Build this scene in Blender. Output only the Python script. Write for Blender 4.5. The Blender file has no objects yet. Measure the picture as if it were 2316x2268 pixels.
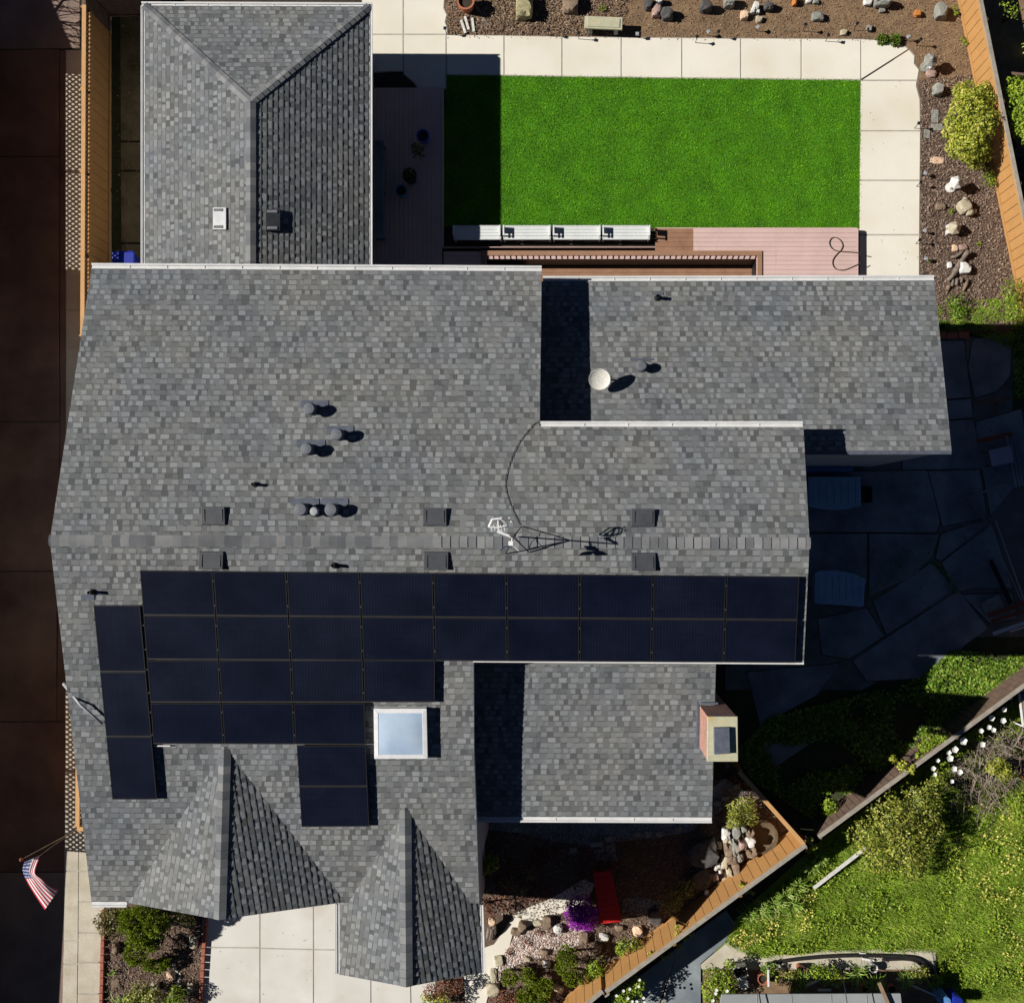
import bpy, bmesh, math, random
import numpy as np
from mathutils import Vector, Matrix, noise

random.seed(11)
rng = np.random.default_rng(11)
S = bpy.context.scene
COL = S.collection
R = math.radians

# ---------------------------------------------------------------- camera, sky, sun, exposure
F, H, CX, CY = 2300.0, 30.67, 1295.0, 1190.0      # focal length in photo pixels, flying height, point straight below the drone
cam = bpy.data.cameras.new('camera'); camo = bpy.data.objects.new('camera', cam); COL.objects.link(camo)
camo.location = (0, 0, H); camo.rotation_euler = (0, 0, 0)
cam.sensor_fit = 'HORIZONTAL'; cam.sensor_width = 36.0; cam.lens = 36.0 * F / 2316.0
cam.shift_x = (1158 - CX) / 2316.0; cam.shift_y = (CY - 1134) / 2316.0
cam.clip_start = 0.5; cam.clip_end = 500
S.camera = camo
SUN = Vector((1.33, -0.10, -1.0)).normalized()     # direction the light travels
w = bpy.data.worlds.new('World'); S.world = w; w.use_nodes = True
nt = w.node_tree; nt.nodes.clear()
sky = nt.nodes.new('ShaderNodeTexSky'); sky.sky_type = 'NISHITA'; sky.sun_disc = False
sky.sun_elevation = math.asin(-SUN.z); sky.sun_rotation = math.atan2(-SUN.x, -SUN.y)
sky.altitude = 2500; sky.air_density = 0.32; sky.dust_density = 0.0; sky.ozone_density = 2.0
bg = nt.nodes.new('ShaderNodeBackground'); bg.inputs['Strength'].default_value = 0.05
wo = nt.nodes.new('ShaderNodeOutputWorld')
nt.links.new(sky.outputs[0], bg.inputs[0]); nt.links.new(bg.outputs[0], wo.inputs[0])
sl = bpy.data.lights.new('sun', 'SUN'); sl.energy = 5.0; sl.angle = R(0.5); sl.color = (1.0, 0.95, 0.87)
so = bpy.data.objects.new('sun', sl); COL.objects.link(so)
so.rotation_euler = SUN.to_track_quat('-Z', 'Y').to_euler(); so.location = (-30, 3, 40)
S.view_settings.view_transform = 'Standard'; S.view_settings.look = 'None'
S.view_settings.exposure = 0.48; S.view_settings.gamma = 1.0
S.render.engine = 'CYCLES'
S.cycles.diffuse_bounces = 2; S.cycles.max_bounces = 5

# ---------------------------------------------------------------- helpers
def K(z=0.0): return (H - z) / F
def P(px, py, z=0.0):
    k = K(z); return Vector(((px - CX) * k, -(py - CY) * k, z))
def PL(pts, z=0.0): return [P(x, y, z) for x, y in pts]
class Plane:
    def __init__(s, a, b, c):
        s.o = a; s.n = (b - a).cross(c - a).normalized()
        if s.n.z < 0: s.n = -s.n
    def off(s, d):
        q = Plane.__new__(Plane); q.n = s.n; q.o = s.o + s.n * d; return q
    def ray(s, px, py):
        d = Vector((px - CX, -(py - CY), -F)); c = Vector((0, 0, H))
        return c + d * ((s.o - c).dot(s.n) / d.dot(s.n))
    def z(s, x, y): return s.o.z - ((x - s.o.x) * s.n.x + (y - s.o.y) * s.n.y) / s.n.z
    def at(s, p): return Vector((p.x, p.y, s.z(p.x, p.y)))

class MB:
    def __init__(s): s.v = []; s.f = []; s.uv = []
    def add(s, vs, fs):
        b = len(s.v); s.v += [tuple(v) for v in vs]; s.f += [tuple(i + b for i in f) for f in fs]; return s
    def hexa(s, p): return s.add(p, [(3, 2, 1, 0), (4, 5, 6, 7), (0, 1, 5, 4), (1, 2, 6, 5), (2, 3, 7, 6), (3, 0, 4, 7)])
    def box(s, c, d, rz=0, rx=0, ry=0):
        m = Matrix.Translation(c) @ Matrix.Rotation(rz, 4, 'Z') @ Matrix.Rotation(ry, 4, 'Y') @ Matrix.Rotation(rx, 4, 'X')
        a, b, h = d[0] / 2, d[1] / 2, d[2] / 2
        return s.hexa([m @ Vector(q) for q in ((-a, -b, -h), (a, -b, -h), (a, b, -h), (-a, b, -h), (-a, -b, h), (a, -b, h), (a, b, h), (-a, b, h))])
    def prism(s, pts, z0, z1):
        n = len(pts); A = sum(pts[i][0] * pts[(i + 1) % n][1] - pts[(i + 1) % n][0] * pts[i][1] for i in range(n))
        if A < 0: pts = pts[::-1]
        vs = [(p[0], p[1], z0) for p in pts] + [(p[0], p[1], z1) for p in pts]
        return s.add(vs, [tuple(range(n))[::-1], tuple(range(n, 2 * n))] + [(i, (i + 1) % n, n + (i + 1) % n, n + i) for i in range(n)])
    def slab(s, pts, off0, off1):
        n = len(pts); vs = [p + off0 for p in pts] + [p + off1 for p in pts]
        return s.add(vs, [tuple(range(n))[::-1], tuple(range(n, 2 * n))] + [(i, (i + 1) % n, n + (i + 1) % n, n + i) for i in range(n)])
    def bar(s, a, b, wd, ht):
        a = Vector(a); b = Vector(b); d = (b - a).normalized()
        sd = d.cross(Vector((0, 0, 1)))
        sd = Vector((1, 0, 0)) if sd.length < 1e-4 else sd.normalized()
        up = sd.cross(d).normalized(); x = sd * wd / 2; y = up * ht / 2
        return s.hexa([a - x - y, a + x - y, b + x - y, b - x - y, a - x + y, a + x + y, b + x + y, b - x + y])
    def tube(s, pts, r, n=8, caps=True):
        pts = [Vector(p) for p in pts]; m = len(pts)
        rr = r if isinstance(r, (list, tuple)) else [r] * m
        b = len(s.v); prev = None
        for i, p in enumerate(pts):
            t = (pts[min(i + 1, m - 1)] - pts[max(i - 1, 0)]).normalized()
            if prev is None:
                prev = t.orthogonal().normalized()
            x = (prev - t * prev.dot(t)); x = x.normalized() if x.length > 1e-6 else t.orthogonal().normalized(); prev = x
            y = t.cross(x)
            for k in range(n):
                a = 2 * math.pi * k / n; s.v.append(tuple(p + (x * math.cos(a) + y * math.sin(a)) * rr[i]))
        for i in range(m - 1):
            for k in range(n):
                s.f.append((b + i * n + k, b + i * n + (k + 1) % n, b + (i + 1) * n + (k + 1) % n, b + (i + 1) * n + k))
        if caps:
            s.f.append(tuple(b + k for k in range(n))[::-1]); s.f.append(tuple(b + (m - 1) * n + k for k in range(n)))
        return s
    def lathe(s, c, prof, n=20, rot=0.0):
        b = len(s.v); m = len(prof)
        for r, z in prof:
            for k in range(n):
                a = 2 * math.pi * k / n + rot; s.v.append((c[0] + r * math.cos(a), c[1] + r * math.sin(a), c[2] + z))
        for i in range(m - 1):
            for k in range(n):
                s.f.append((b + i * n + k, b + i * n + (k + 1) % n, b + (i + 1) * n + (k + 1) % n, b + (i + 1) * n + k))
        s.f.append(tuple(b + k for k in range(n))[::-1]); s.f.append(tuple(b + (m - 1) * n + k for k in range(n)))
        return s
    def rock(s, c, d, seed, rough=0.28, sub=3, rz=0.0, flat=0.0):
        bm = bmesh.new(); bmesh.ops.create_icosphere(bm, subdivisions=sub, radius=1.0)
        o = Vector((seed * 3.7, seed * 1.3, seed * 2.1)); m = Matrix.Rotation(rz, 3, 'Z')
        vs = []
        for v in bm.verts:
            p = v.co.copy(); k = 1 + rough * (noise.noise(p * 1.1 + o) * 1.3 + 0.55 * noise.noise(p * 2.7 + o) + .25 * noise.noise(p * 6 + o))
            q = p * k
            for ax in range(3):                       # facet the stone a little
                e = 0.78 + 0.12 * noise.noise(o * (ax + 1)); q[ax] = max(-e, min(e, q[ax])) + q[ax] * .12
            q.z = max(q.z, -0.55)
            q = m @ Vector((q.x * d[0] / 2, q.y * d[1] / 2, q.z * d[2] / 2)); vs.append(Vector(c) + q)
        fs = [tuple(v.index for v in f.verts) for f in bm.faces]; bm.free()
        return s.add(vs, fs)
    def build(s, name, m, parent=None, smooth=False, bevel=0.0):
        off = wloc(parent) if parent else Vector((0, 0, 0))
        me = bpy.data.meshes.new(name); me.from_pydata([(v[0] - off.x, v[1] - off.y, v[2] - off.z) for v in s.v], [], s.f)
        if s.uv:
            l = me.uv_layers.new(name='UVMap'); l.data.foreach_set('uv', [c for f in s.uv for q in f for c in q])
        if m: me.materials.append(m)
        if smooth: me.polygons.foreach_set('use_smooth', [True] * len(me.polygons))
        me.update()
        o = bpy.data.objects.new(name, me); COL.objects.link(o)
        if parent: o.parent = parent
        if bevel:
            b = o.modifiers.new('bevel', 'BEVEL'); b.width = bevel; b.segments = 2; b.limit_method = 'ANGLE'
        return o
def wloc(o):
    v = Vector((0, 0, 0))
    while o: v += o.location; o = o.parent
    return v
def tag(o, label, cat, group=None):
    o['label'] = label; o['category'] = cat
    if group: o['group'] = group
    return o
def thing(name, label, cat, loc, group=None):
    o = bpy.data.objects.new(name, None); COL.objects.link(o); o.location = loc; o.empty_display_size = .2
    return tag(o, label, cat, group)
def struct(o, kind='structure'): o['kind'] = kind; return o
def dup(root, loc, rz=0.0, label=None, sc=None):
    def cp(o, par):
        c = o.copy(); COL.objects.link(c)
        if par: c.parent = par
        for ch in list(o.children): cp(ch, c)
        return c
    r = cp(root, None); r.location = loc; r.rotation_euler = (0, 0, rz)
    if sc: r.scale = (sc, sc, sc)
    if label: r['label'] = label
    return r

# ---------------------------------------------------------------- materials
def newmat(name):
    m = bpy.data.materials.new(name); m.use_nodes = True; t = m.node_tree
    return m, t, t.nodes['Principled BSDF'], t.nodes.new, t.links.new
def ramp(t, stops, interp='LINEAR'):
    r = t.nodes.new('ShaderNodeValToRGB'); cr = r.color_ramp; cr.interpolation = interp
    while len(cr.elements) < len(stops): cr.elements.new(0.5)
    for e, (p, c) in zip(cr.elements, stops): e.position = p; e.color = (*c, 1) if len(c) == 3 else c
    return r
def mixc(t, fac, a, b, mode='MIX'):
    n = t.nodes.new('ShaderNodeMix'); n.data_type = 'RGBA'; n.blend_type = mode
    for sock, val in ((n.inputs[0], fac), (n.inputs[6], a), (n.inputs[7], b)):
        if hasattr(val, 'node'): t.links.new(val, sock)
        else: sock.default_value = val if not isinstance(val, tuple) else (*val, 1) if len(val) == 3 else val
    return n.outputs[2]
def math_(t, op, a, b=None):
    n = t.nodes.new('ShaderNodeMath'); n.operation = op
    for i, v in enumerate((a, b)):
        if v is None: continue
        if hasattr(v, 'node'): t.links.new(v, n.inputs[i])
        else: n.inputs[i].default_value = v
    return n.outputs[0]
def tex(t, scale, detail=4.0, rough=.55, coord='Object', vec=None, dist=0.0):
    n = t.nodes.new('ShaderNodeTexNoise'); n.inputs['Scale'].default_value = scale
    n.inputs['Detail'].default_value = detail; n.inputs['Roughness'].default_value = rough; n.inputs['Distortion'].default_value = dist
    if vec is None:
        c = t.nodes.new('ShaderNodeTexCoord'); vec = c.outputs[coord]
    t.links.new(vec, n.inputs['Vector']); return n.outputs['Fac']
def bump(t, b, h, dist=.01, strength=.5):
    n = t.nodes.new('ShaderNodeBump'); n.inputs['Distance'].default_value = dist; n.inputs['Strength'].default_value = strength
    t.links.new(h, n.inputs['Height']); t.links.new(n.outputs[0], b.inputs['Normal'])
def sc(c, k): return tuple(min(1, x * k) for x in c)
def M(name, c, c2=None, scale=6.0, rough=.8, fine=60.0, bmp=.006, big=None, spec=.3, metal=0.0, detail=5):
    """two-tone weathered surface: large blotches + fine grain"""
    m, t, b, N, L = newmat(name)
    c2 = c2 or sc(c, .78)
    f = tex(t, scale, detail); r = ramp(t, [(.3, c2), (.7, c)]); L(f, r.inputs[0])
    g = tex(t, fine, 3); r2 = ramp(t, [(.3, (.8, .8, .8)), (.7, (1.12, 1.12, 1.12))]); L(g, r2.inputs[0])
    col = mixc(t, 1.0, r.outputs[0], r2.outputs[0], 'MULTIPLY')
    if big:
        h = tex(t, big[0], 3); r3 = ramp(t, [(big[2] - .1, (1, 1, 1)), (big[2] + .12, big[1])]); L(h, r3.inputs[0])
        col = mixc(t, 1.0, col, r3.outputs[0], 'MULTIPLY')
    L(col, b.inputs['Base Color']); b.inputs['Roughness'].default_value = rough
    b.inputs['Specular IOR Level'].default_value = spec; b.inputs['Metallic'].default_value = metal
    if bmp: bump(t, b, g, bmp, .6)
    return m
def MI(name, cols, rough=.7, spec=.25, trans=0.0, wob=0.12):
    """every separate leaf / chip / stone of the mesh takes its own tone"""
    m, t, b, N, L = newmat(name)
    g = N('ShaderNodeNewGeometry'); n = len(cols)
    r = ramp(t, [(i / max(1, n - 1), c) for i, c in enumerate(cols)]); L(g.outputs['Random Per Island'], r.inputs[0])
    f = tex(t, 1.6, 3); r2 = ramp(t, [(.3, (1 - wob * 2,) * 3), (.7, (1 + wob,) * 3)]); L(f, r2.inputs[0])
    L(mixc(t, 1.0, r.outputs[0], r2.outputs[0], 'MULTIPLY'), b.inputs['Base Color'])
    b.inputs['Roughness'].default_value = rough; b.inputs['Specular IOR Level'].default_value = spec
    if trans:
        tr = N('ShaderNodeBsdfTranslucent'); L(r.outputs[0], tr.inputs[0]); mx = N('ShaderNodeMixShader'); mx.inputs[0].default_value = trans
        out = t.nodes['Material Output']; L(b.outputs[0], mx.inputs[1]); L(tr.outputs[0], mx.inputs[2]); L(mx.outputs[0], out.inputs[0])
    return m
SH, SW = 0.1425, 0.15                                 # shingle exposure and mean tab width
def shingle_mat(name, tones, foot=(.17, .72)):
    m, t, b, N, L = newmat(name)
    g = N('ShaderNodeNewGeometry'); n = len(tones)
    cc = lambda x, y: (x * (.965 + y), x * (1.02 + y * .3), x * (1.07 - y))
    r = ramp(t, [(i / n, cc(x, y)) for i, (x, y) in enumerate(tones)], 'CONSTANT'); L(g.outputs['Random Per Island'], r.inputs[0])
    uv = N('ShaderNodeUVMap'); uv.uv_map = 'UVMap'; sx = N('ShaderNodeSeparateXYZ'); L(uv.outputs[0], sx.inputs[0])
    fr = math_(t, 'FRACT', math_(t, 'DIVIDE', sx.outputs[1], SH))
    col = mixc(t, math_(t, 'MULTIPLY', math_(t, 'LESS_THAN', fr, foot[0]), foot[1]), r.outputs[0], (.05, .053, .058))    # printed shadow band, also puts the butt's shadow line into the tab colour
    gr = tex(t, 240.0, 2, .7, vec=uv.outputs[0]); rg = ramp(t, [(.3, (.84, .84, .84)), (.7, (1.12, 1.12, 1.12))]); L(gr, rg.inputs[0])
    col = mixc(t, 1.0, col, rg.outputs[0], 'MULTIPLY')
    bl = tex(t, .5, 5, .6); rb = ramp(t, [(.32, (.86, .89, .94)), (.68, (1.1, 1.06, 1.0))]); L(bl, rb.inputs[0])
    L(mixc(t, 1.0, col, rb.outputs[0], 'MULTIPLY'), b.inputs['Base Color'])
    b.inputs['Roughness'].default_value = .95; b.inputs['Specular IOR Level'].default_value = .1; bump(t, b, gr, .004, .6)
    return m

MT = {}
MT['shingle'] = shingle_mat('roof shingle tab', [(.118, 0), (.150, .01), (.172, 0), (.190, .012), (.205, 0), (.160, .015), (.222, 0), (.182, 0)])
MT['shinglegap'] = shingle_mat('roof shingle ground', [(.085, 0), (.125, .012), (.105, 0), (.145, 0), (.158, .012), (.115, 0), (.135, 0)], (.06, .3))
MT['cap'] = MI('ridge cap shingle', [(.10, .106, .118), (.14, .146, .156), (.18, .185, .19), (.21, .213, .215)], .9, .15)
MT['white'] = M('white painted metal', (.62, .62, .62), (.52, .53, .54), 3, .45, 80, .001)
MT['stucco'] = M('stucco wall', (.40, .38, .36), (.34, .33, .32), 2, .9, 120, .004)
MT['fascia'] = M('fascia board', (.55, .55, .54), (.44, .44, .44), 4, .6)
MT['concrete'] = M('pale concrete', (.70, .67, .59), (.64, .61, .535), .9, .85, 130, .002, (.45, (.86, .84, .78), .58), detail=8)
MT['concrete2'] = M('driveway concrete', (.61, .595, .565), (.53, .51, .47), .8, .85, 130, .002, (.6, (.85, .83, .78), .6), detail=8)
MT['walk'] = M('old walkway concrete', (.50, .46, .38), (.40, .36, .29), 1.4, .9, 50, .003, (.9, (.82, .8, .75), .58), detail=8)
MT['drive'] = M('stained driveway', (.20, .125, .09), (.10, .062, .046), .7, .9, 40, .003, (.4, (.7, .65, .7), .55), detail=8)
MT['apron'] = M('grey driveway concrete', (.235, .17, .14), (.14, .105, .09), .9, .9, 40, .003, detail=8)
MT['slab'] = M('old yard concrete', (.27, .30, .32), (.17, .20, .22), 1.6, .9, 50, .004, (.7, (.6, .62, .66), .52), detail=8)
MT['soil'] = M('dark soil', (.055, .042, .032), (.03, .024, .018), 5, .95, 90, .01)
MT['earth'] = M('garden earth', (.24, .16, .09), (.16, .10, .06), 4, .95, 120, .01, (1.2, (.75, .75, .8), .55))
MT['mulch'] = M('bark mulch bed', (.15, .10, .075), (.085, .058, .046), 7, .95, 110, .012)
MT['turf'] = M('lawn ground', (.06, .21, .003), (.035, .13, .003), 1.3, .95, 60, .01)
MT['wild'] = M('rough grass ground', (.20, .26, .03), (.11, .16, .018), 1.3, .95, 60, .012, (.4, (.95, .8, .8), .55))
MT['moss'] = M('mossy ground', (.05, .06, .022), (.025, .03, .014), 3, .95, 60, .01)
MT['deck'] = M('pink composite boards', (.56, .40, .375), (.50, .355, .33), 2, .7, 60, .001)
MT['deckb'] = M('brown deck boards', (.30, .165, .10), (.22, .115, .07), 3, .7, 70, .002)
MT['rail'] = M('brown rail', (.30, .17, .105), (.25, .14, .085), 3, .6, 60, .001)
MT['black'] = M('black metal', (.012, .012, .013), (.008, .008, .009), 4, .5, 60, 0)
MT['fence'] = M('orange stained boards', (.43, .23, .082), (.38, .20, .07), 2.2, .75, 60, .002, detail=6)
MT['fencecap'] = M('orange stained cap', (.52, .30, .13), (.45, .25, .10), 4, .7, 60, .001)
MT['greycap'] = M('weathered cap board', (.33, .30, .255), (.22, .2, .17), 5, .9, 60, .003)
MT['oldwood'] = M('weathered brown boards', (.17, .115, .085), (.10, .066, .05), 5, .9, 50, .004)
MT['yard'] = M('dirty yard ground', (.16, .17, .17), (.08, .085, .08), 2.0, .95, 50, .006, detail=8)
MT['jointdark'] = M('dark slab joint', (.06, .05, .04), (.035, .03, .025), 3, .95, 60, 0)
MT['alley'] = M('weathered alley concrete', (.26, .21, .13), (.13, .12, .06), 2.2, .95, 40, .005, (.8, (.6, .6, .5), .52), detail=8)
MT['joint'] = M('slab joint', (.42, .395, .345), (.31, .29, .25), 3, .95, 60, 0)
MT['lattice'] = M('lattice slats', (.10, .055, .02), (.08, .04, .016), 4, .85, 60, 0)
MT['rust'] = M('red brick', (.36, .13, .085), (.26, .09, .06), 9, .9, 80, .004)
MT['frame'] = M('black panel frame', (.014, .014, .016), (.01, .01, .012), 3, .45, 60, 0)
MT['rackrail'] = M('panel rail', (.055, .05, .047), (.04, .037, .035), 3, .5, 60, 0)
MT['vent'] = M('slate grey vent metal', (.058, .062, .072), (.042, .046, .056), 5, .55, 60, .001)
MT['ventcap'] = M('grey vent cap', (.125, .135, .155), (.09, .10, .12), 9, .5, 60, .001)
MT['flash'] = M('lead flashing', (.10, .115, .15), (.065, .075, .1), 7, .5, 50, .001)
MT['galv'] = M('galvanised metal', (.34, .35, .37), (.26, .27, .29), 6, .4, 60, .001)
MT['alu'] = M('white aluminium', (.7, .7, .71), (.6, .6, .62), 4, .35, 60, 0)
MT['cap'] = MT['cap']
MT['conccap'] = M('lichen concrete cap', (.47, .45, .32), (.36, .36, .25), 6, .9, 60, .003, (3.0, (1.0, .72, .35), .66))
MT['stone'] = M('grey garden stone', (.30, .30, .27), (.17, .17, .155), 7, .9, 45, .012)
MT['stoned'] = M('dark rock', (.10, .095, .09), (.05, .048, .05), 8, .9, 45, .012)
MT['stonew'] = M('white quartz', (.66, .65, .62), (.48, .47, .45), 9, .8, 45, .01)
MT['stoneb'] = M('beige stone', (.47, .42, .31), (.32, .28, .2), 8, .9, 45, .01)
MT['stonel'] = M('lichen rock', (.42, .38, .22), (.20, .18, .1), 12, .9, 45, .012)
MT['stonep'] = M('pinkish stone', (.40, .28, .24), (.25, .17, .15), 8, .9, 45, .01)
MT['stoneo'] = M('orange stone', (.55, .21, .05), (.36, .13, .03), 8, .9, 45, .01)
MT['stonebr'] = M('brown stone', (.25, .185, .13), (.14, .10, .072), 7, .9, 45, .012)
MT['stonepe'] = M('peach stone', (.66, .48, .34), (.55, .38, .26), 6, .85, 45, .006)
MT['bark'] = M('driftwood', (.22, .18, .15), (.10, .08, .065), 10, .95, 40, .015)
MT['twig'] = MI('dry twigs', [(.13, .10, .08), (.24, .19, .15), (.34, .29, .24)], .9)
MT['stem'] = M('plant stem', (.09, .065, .035), (.05, .036, .02), 8, .9, 40, .004)
MT['terra'] = M('terracotta', (.42, .15, .08), (.3, .1, .055), 5, .8, 60, .002)
MT['blue'] = M('blue plastic', (.012, .03, .30), (.010, .022, .24), 3, .4, 60, 0)
MT['potblue'] = M('blue glazed pot', (.03, .06, .42), (.02, .045, .33), 4, .3, 60, 0)
MT['potteal'] = M('pale blue glazed pot', (.12, .26, .42), (.08, .18, .33), 9, .3, 60, 0)
MT['bluelid'] = M('grey blue resin', (.26, .42, .56), (.20, .34, .47), 4, .6, 40, .001)
MT['tarp'] = M('blue tarp', (.10, .26, .55), (.07, .19, .42), 7, .6, 30, .004)
MT['green'] = M('green plastic', (.015, .10, .055), (.01, .07, .04), 3, .5, 60, 0)
MT['lav'] = M('pale board', (.36, .33, .40), (.30, .28, .35), 3, .8, 60, .001)
MT['palebl'] = M('pale painted board', (.46, .52, .6), (.38, .43, .5), 5, .8, 60, .001)
MT['redboard'] = M('red painted plank', (.50, .016, .016), (.42, .012, .012), 3, .55, 60, .001)
MT['redwood'] = M('red brown timber', (.26, .075, .04), (.18, .05, .03), 4, .8, 60, .002)
MT['wood'] = M('bare timber', (.28, .20, .13), (.19, .13, .085), 5, .85, 60, .003)
MT['plastic'] = M('white plastic', (.7, .7, .7), (.6, .6, .6), 4, .45, 60, 0)
MT['bench'] = M('white vinyl', (.63, .655, .655), (.57, .595, .6), 3, .5, 60, 0)
MT['hose'] = M('black corrugated hose', (.022, .02, .02), (.014, .013, .013), 5, .6, 40, .003)
MT['hosebr'] = M('brown garden hose', (.075, .045, .035), (.05, .03, .024), 5, .6, 40, 0)
MT['roofgrey'] = M('grey shed roofing', (.27, .29, .29), (.22, .24, .25), 1.5, .8, 60, .002)
MT['gravel'] = MI('pale gravel', [(.16, .18, .2), (.28, .3, .32), (.4, .41, .42)], .9)
MT['pebble'] = MI('pink and white pebbles', [(.62, .52, .46), (.44, .29, .24), (.7, .64, .6), (.25, .13, .1), (.72, .7, .68), (.38, .33, .30)], .8)
MT['chip'] = MI('bark chips', [(.09, .06, .045), (.16, .11, .082), (.235, .168, .125), (.36, .275, .21)], .95)
MT['chiptan'] = MI('tan bark chips', [(.12, .078, .048), (.19, .125, .075), (.26, .175, .11), (.38, .29, .19)], .95)
MT['blade'] = MI('lawn blades', [(.07, .19, .001), (.125, .33, .002), (.19, .45, .003), (.28, .53, .010)], .6, .3, .2, .26)
MT['wblade'] = MI('rough grass blades', [(.13, .25, .012), (.225, .40, .022), (.33, .48, .045), (.48, .50, .13)], .7, .25, .2, .2)
MT['cover'] = MI('ground cover leaves', [(.04, .085, .006), (.09, .18, .012), (.15, .27, .018), (.34, .40, .08)], .6, .3, .2)
MT['leafy'] = MI('yellow green leaves', [(.12, .16, .014), (.24, .29, .022), (.40, .42, .04), (.60, .56, .12)], .55, .35, .2)
MT['leafg'] = MI('bright green leaves', [(.075, .135, .008), (.16, .25, .014), (.25, .35, .022), (.38, .46, .05)], .55, .35, .25)
MT['leafo'] = MI('olive leaves', [(.06, .08, .009), (.15, .18, .018), (.27, .30, .035), (.48, .46, .11)], .5, .4, .12)
MT['leafd'] = MI('dark brown green leaves', [(.05, .042, .01), (.09, .078, .016), (.14, .12, .025), (.19, .19, .04)], .5, .4, .1)
MT['pine'] = MI('pine needles', [(.08, .12, .008), (.16, .225, .012), (.23, .30, .018), (.32, .38, .04)], .6, .3, .15)
MT['redleaf'] = MI('red brown leaves', [(.10, .032, .022), (.19, .062, .04), (.26, .10, .06), (.2, .12, .05)], .6, .3, .15)
MT['magenta'] = MI('magenta blossom', [(.16, .006, .25), (.3, .010, .42), (.45, .02, .55)], .6, .3, .2)
MT['strap'] = MI('strap leaves', [(.09, .17, .014), (.18, .31, .028), (.28, .42, .07), (.5, .56, .22)], .5, .4, .2)
MT['petal'] = MI('white petals', [(.72, .72, .68), (.8, .8, .76)], .6, .3, .2, 0.02)
MT['petaly'] = MI('yellow petals', [(.55, .5, .1), (.7, .62, .18)], .6, .3, .2, 0.02)
MT['glass'] = None
def special():
    m, t, b, N, L = newmat('solar cells')
    uv = N('ShaderNodeUVMap'); sx = N('ShaderNodeSeparateXYZ'); L(uv.outputs[0], sx.inputs[0])
    fx = math_(t, 'FRACT', math_(t, 'MULTIPLY', sx.outputs[0], 24.0)); fy = math_(t, 'FRACT', math_(t, 'MULTIPLY', sx.outputs[1], 6.0))
    fine = math_(t, 'LESS_THAN', fx, .12); gap = math_(t, 'LESS_THAN', fy, .03)
    col = mixc(t, math_(t, 'MULTIPLY', fine, .5), (.0030, .0048, .0135), (.009, .013, .028)); col = mixc(t, gap, col, (.002, .003, .008))
    ge = N('ShaderNodeNewGeometry'); f = tex(t, .9, 6, vec=ge.outputs['Position']); r = ramp(t, [(.35, (.7, .75, .8)), (.7, (1.7, 1.5, 1.35))]); L(f, r.inputs[0])
    oi = N('ShaderNodeObjectInfo'); r2 = ramp(t, [(0, (.75, .8, .9)), (1, (1.35, 1.25, 1.1))]); L(oi.outputs['Random'], r2.inputs[0]); col = mixc(t, 1.0, col, r2.outputs[0], 'MULTIPLY')
    L(mixc(t, 1.0, col, r.outputs[0], 'MULTIPLY'), b.inputs['Base Color']); b.inputs['Roughness'].default_value = .32; b.inputs['Specular IOR Level'].default_value = .28
    MT['cells'] = m
    m, t, b, N, L = newmat('skylight acrylic'); f = tex(t, 1.3, 3); r = ramp(t, [(.3, (.30, .40, .54)), (.7, (.42, .51, .61))]); L(f, r.inputs[0])  # pale blue tones put the sky's reflection into the pane colour
    L(r.outputs[0], b.inputs['Base Color']); b.inputs['Roughness'].default_value = .12; b.inputs['Specular IOR Level'].default_value = .6; MT['glass'] = m
    m, t, b, N, L = newmat('brickwork')
    c = N('ShaderNodeTexCoord'); mp = N('ShaderNodeMapping'); mp.inputs['Rotation'].default_value = (R(90), 0, R(0)); ge = N('ShaderNodeNewGeometry')
    sn = N('ShaderNodeSeparateXYZ'); L(ge.outputs['Normal'], sn.inputs[0]); so_ = N('ShaderNodeSeparateXYZ'); L(c.outputs['Object'], so_.inputs[0])
    ax = math_(t, 'GREATER_THAN', math_(t, 'ABSOLUTE', sn.outputs[0]), .7)
    mx = N('ShaderNodeMix'); L(ax, mx.inputs[0]); L(so_.outputs[0], mx.inputs[2]); L(so_.outputs[1], mx.inputs[3])
    cb = N('ShaderNodeCombineXYZ'); L(mx.outputs[0], cb.inputs[0]); L(so_.outputs[2], cb.inputs[1])
    br = N('ShaderNodeTexBrick'); br.inputs['Scale'].default_value = 1.0; br.inputs['Brick Width'].default_value = .21; br.inputs['Row Height'].default_value = .085
    br.inputs['Mortar Size'].default_value = .009; br.inputs['Color1'].default_value = (.40, .17, .12, 1); br.inputs['Color2'].default_value = (.22, .085, .062, 1); br.inputs['Mortar'].default_value = (.44, .36, .31, 1)
    L(cb.outputs[0], br.inputs['Vector']); f = tex(t, 14, 4); r = ramp(t, [(.3, (.8, .8, .8)), (.7, (1.2, 1.2, 1.2))]); L(f, r.inputs[0])
    L(mixc(t, 1.0, br.outputs[0], r.outputs[0], 'MULTIPLY'), b.inputs['Base Color']); b.inputs['Roughness'].default_value = .9
    bump(t, b, br.outputs['Fac'], -.006, .6); MT['brick'] = m
    m, t, b, N, L = newmat('striped flag cloth')
    uv = N('ShaderNodeUVMap'); sx = N('ShaderNodeSeparateXYZ'); L(uv.outputs[0], sx.inputs[0]); u, v = sx.outputs[0], sx.outputs[1]
    par = math_(t, 'MODULO', math_(t, 'FLOOR', math_(t, 'MULTIPLY', v, 13.0)), 2.0)
    st = mixc(t, par, (.42, .015, .03), (.72, .70, .70))
    can = math_(t, 'MULTIPLY', math_(t, 'LESS_THAN', u, .42), math_(t, 'LESS_THAN', v, 7 / 13))
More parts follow.
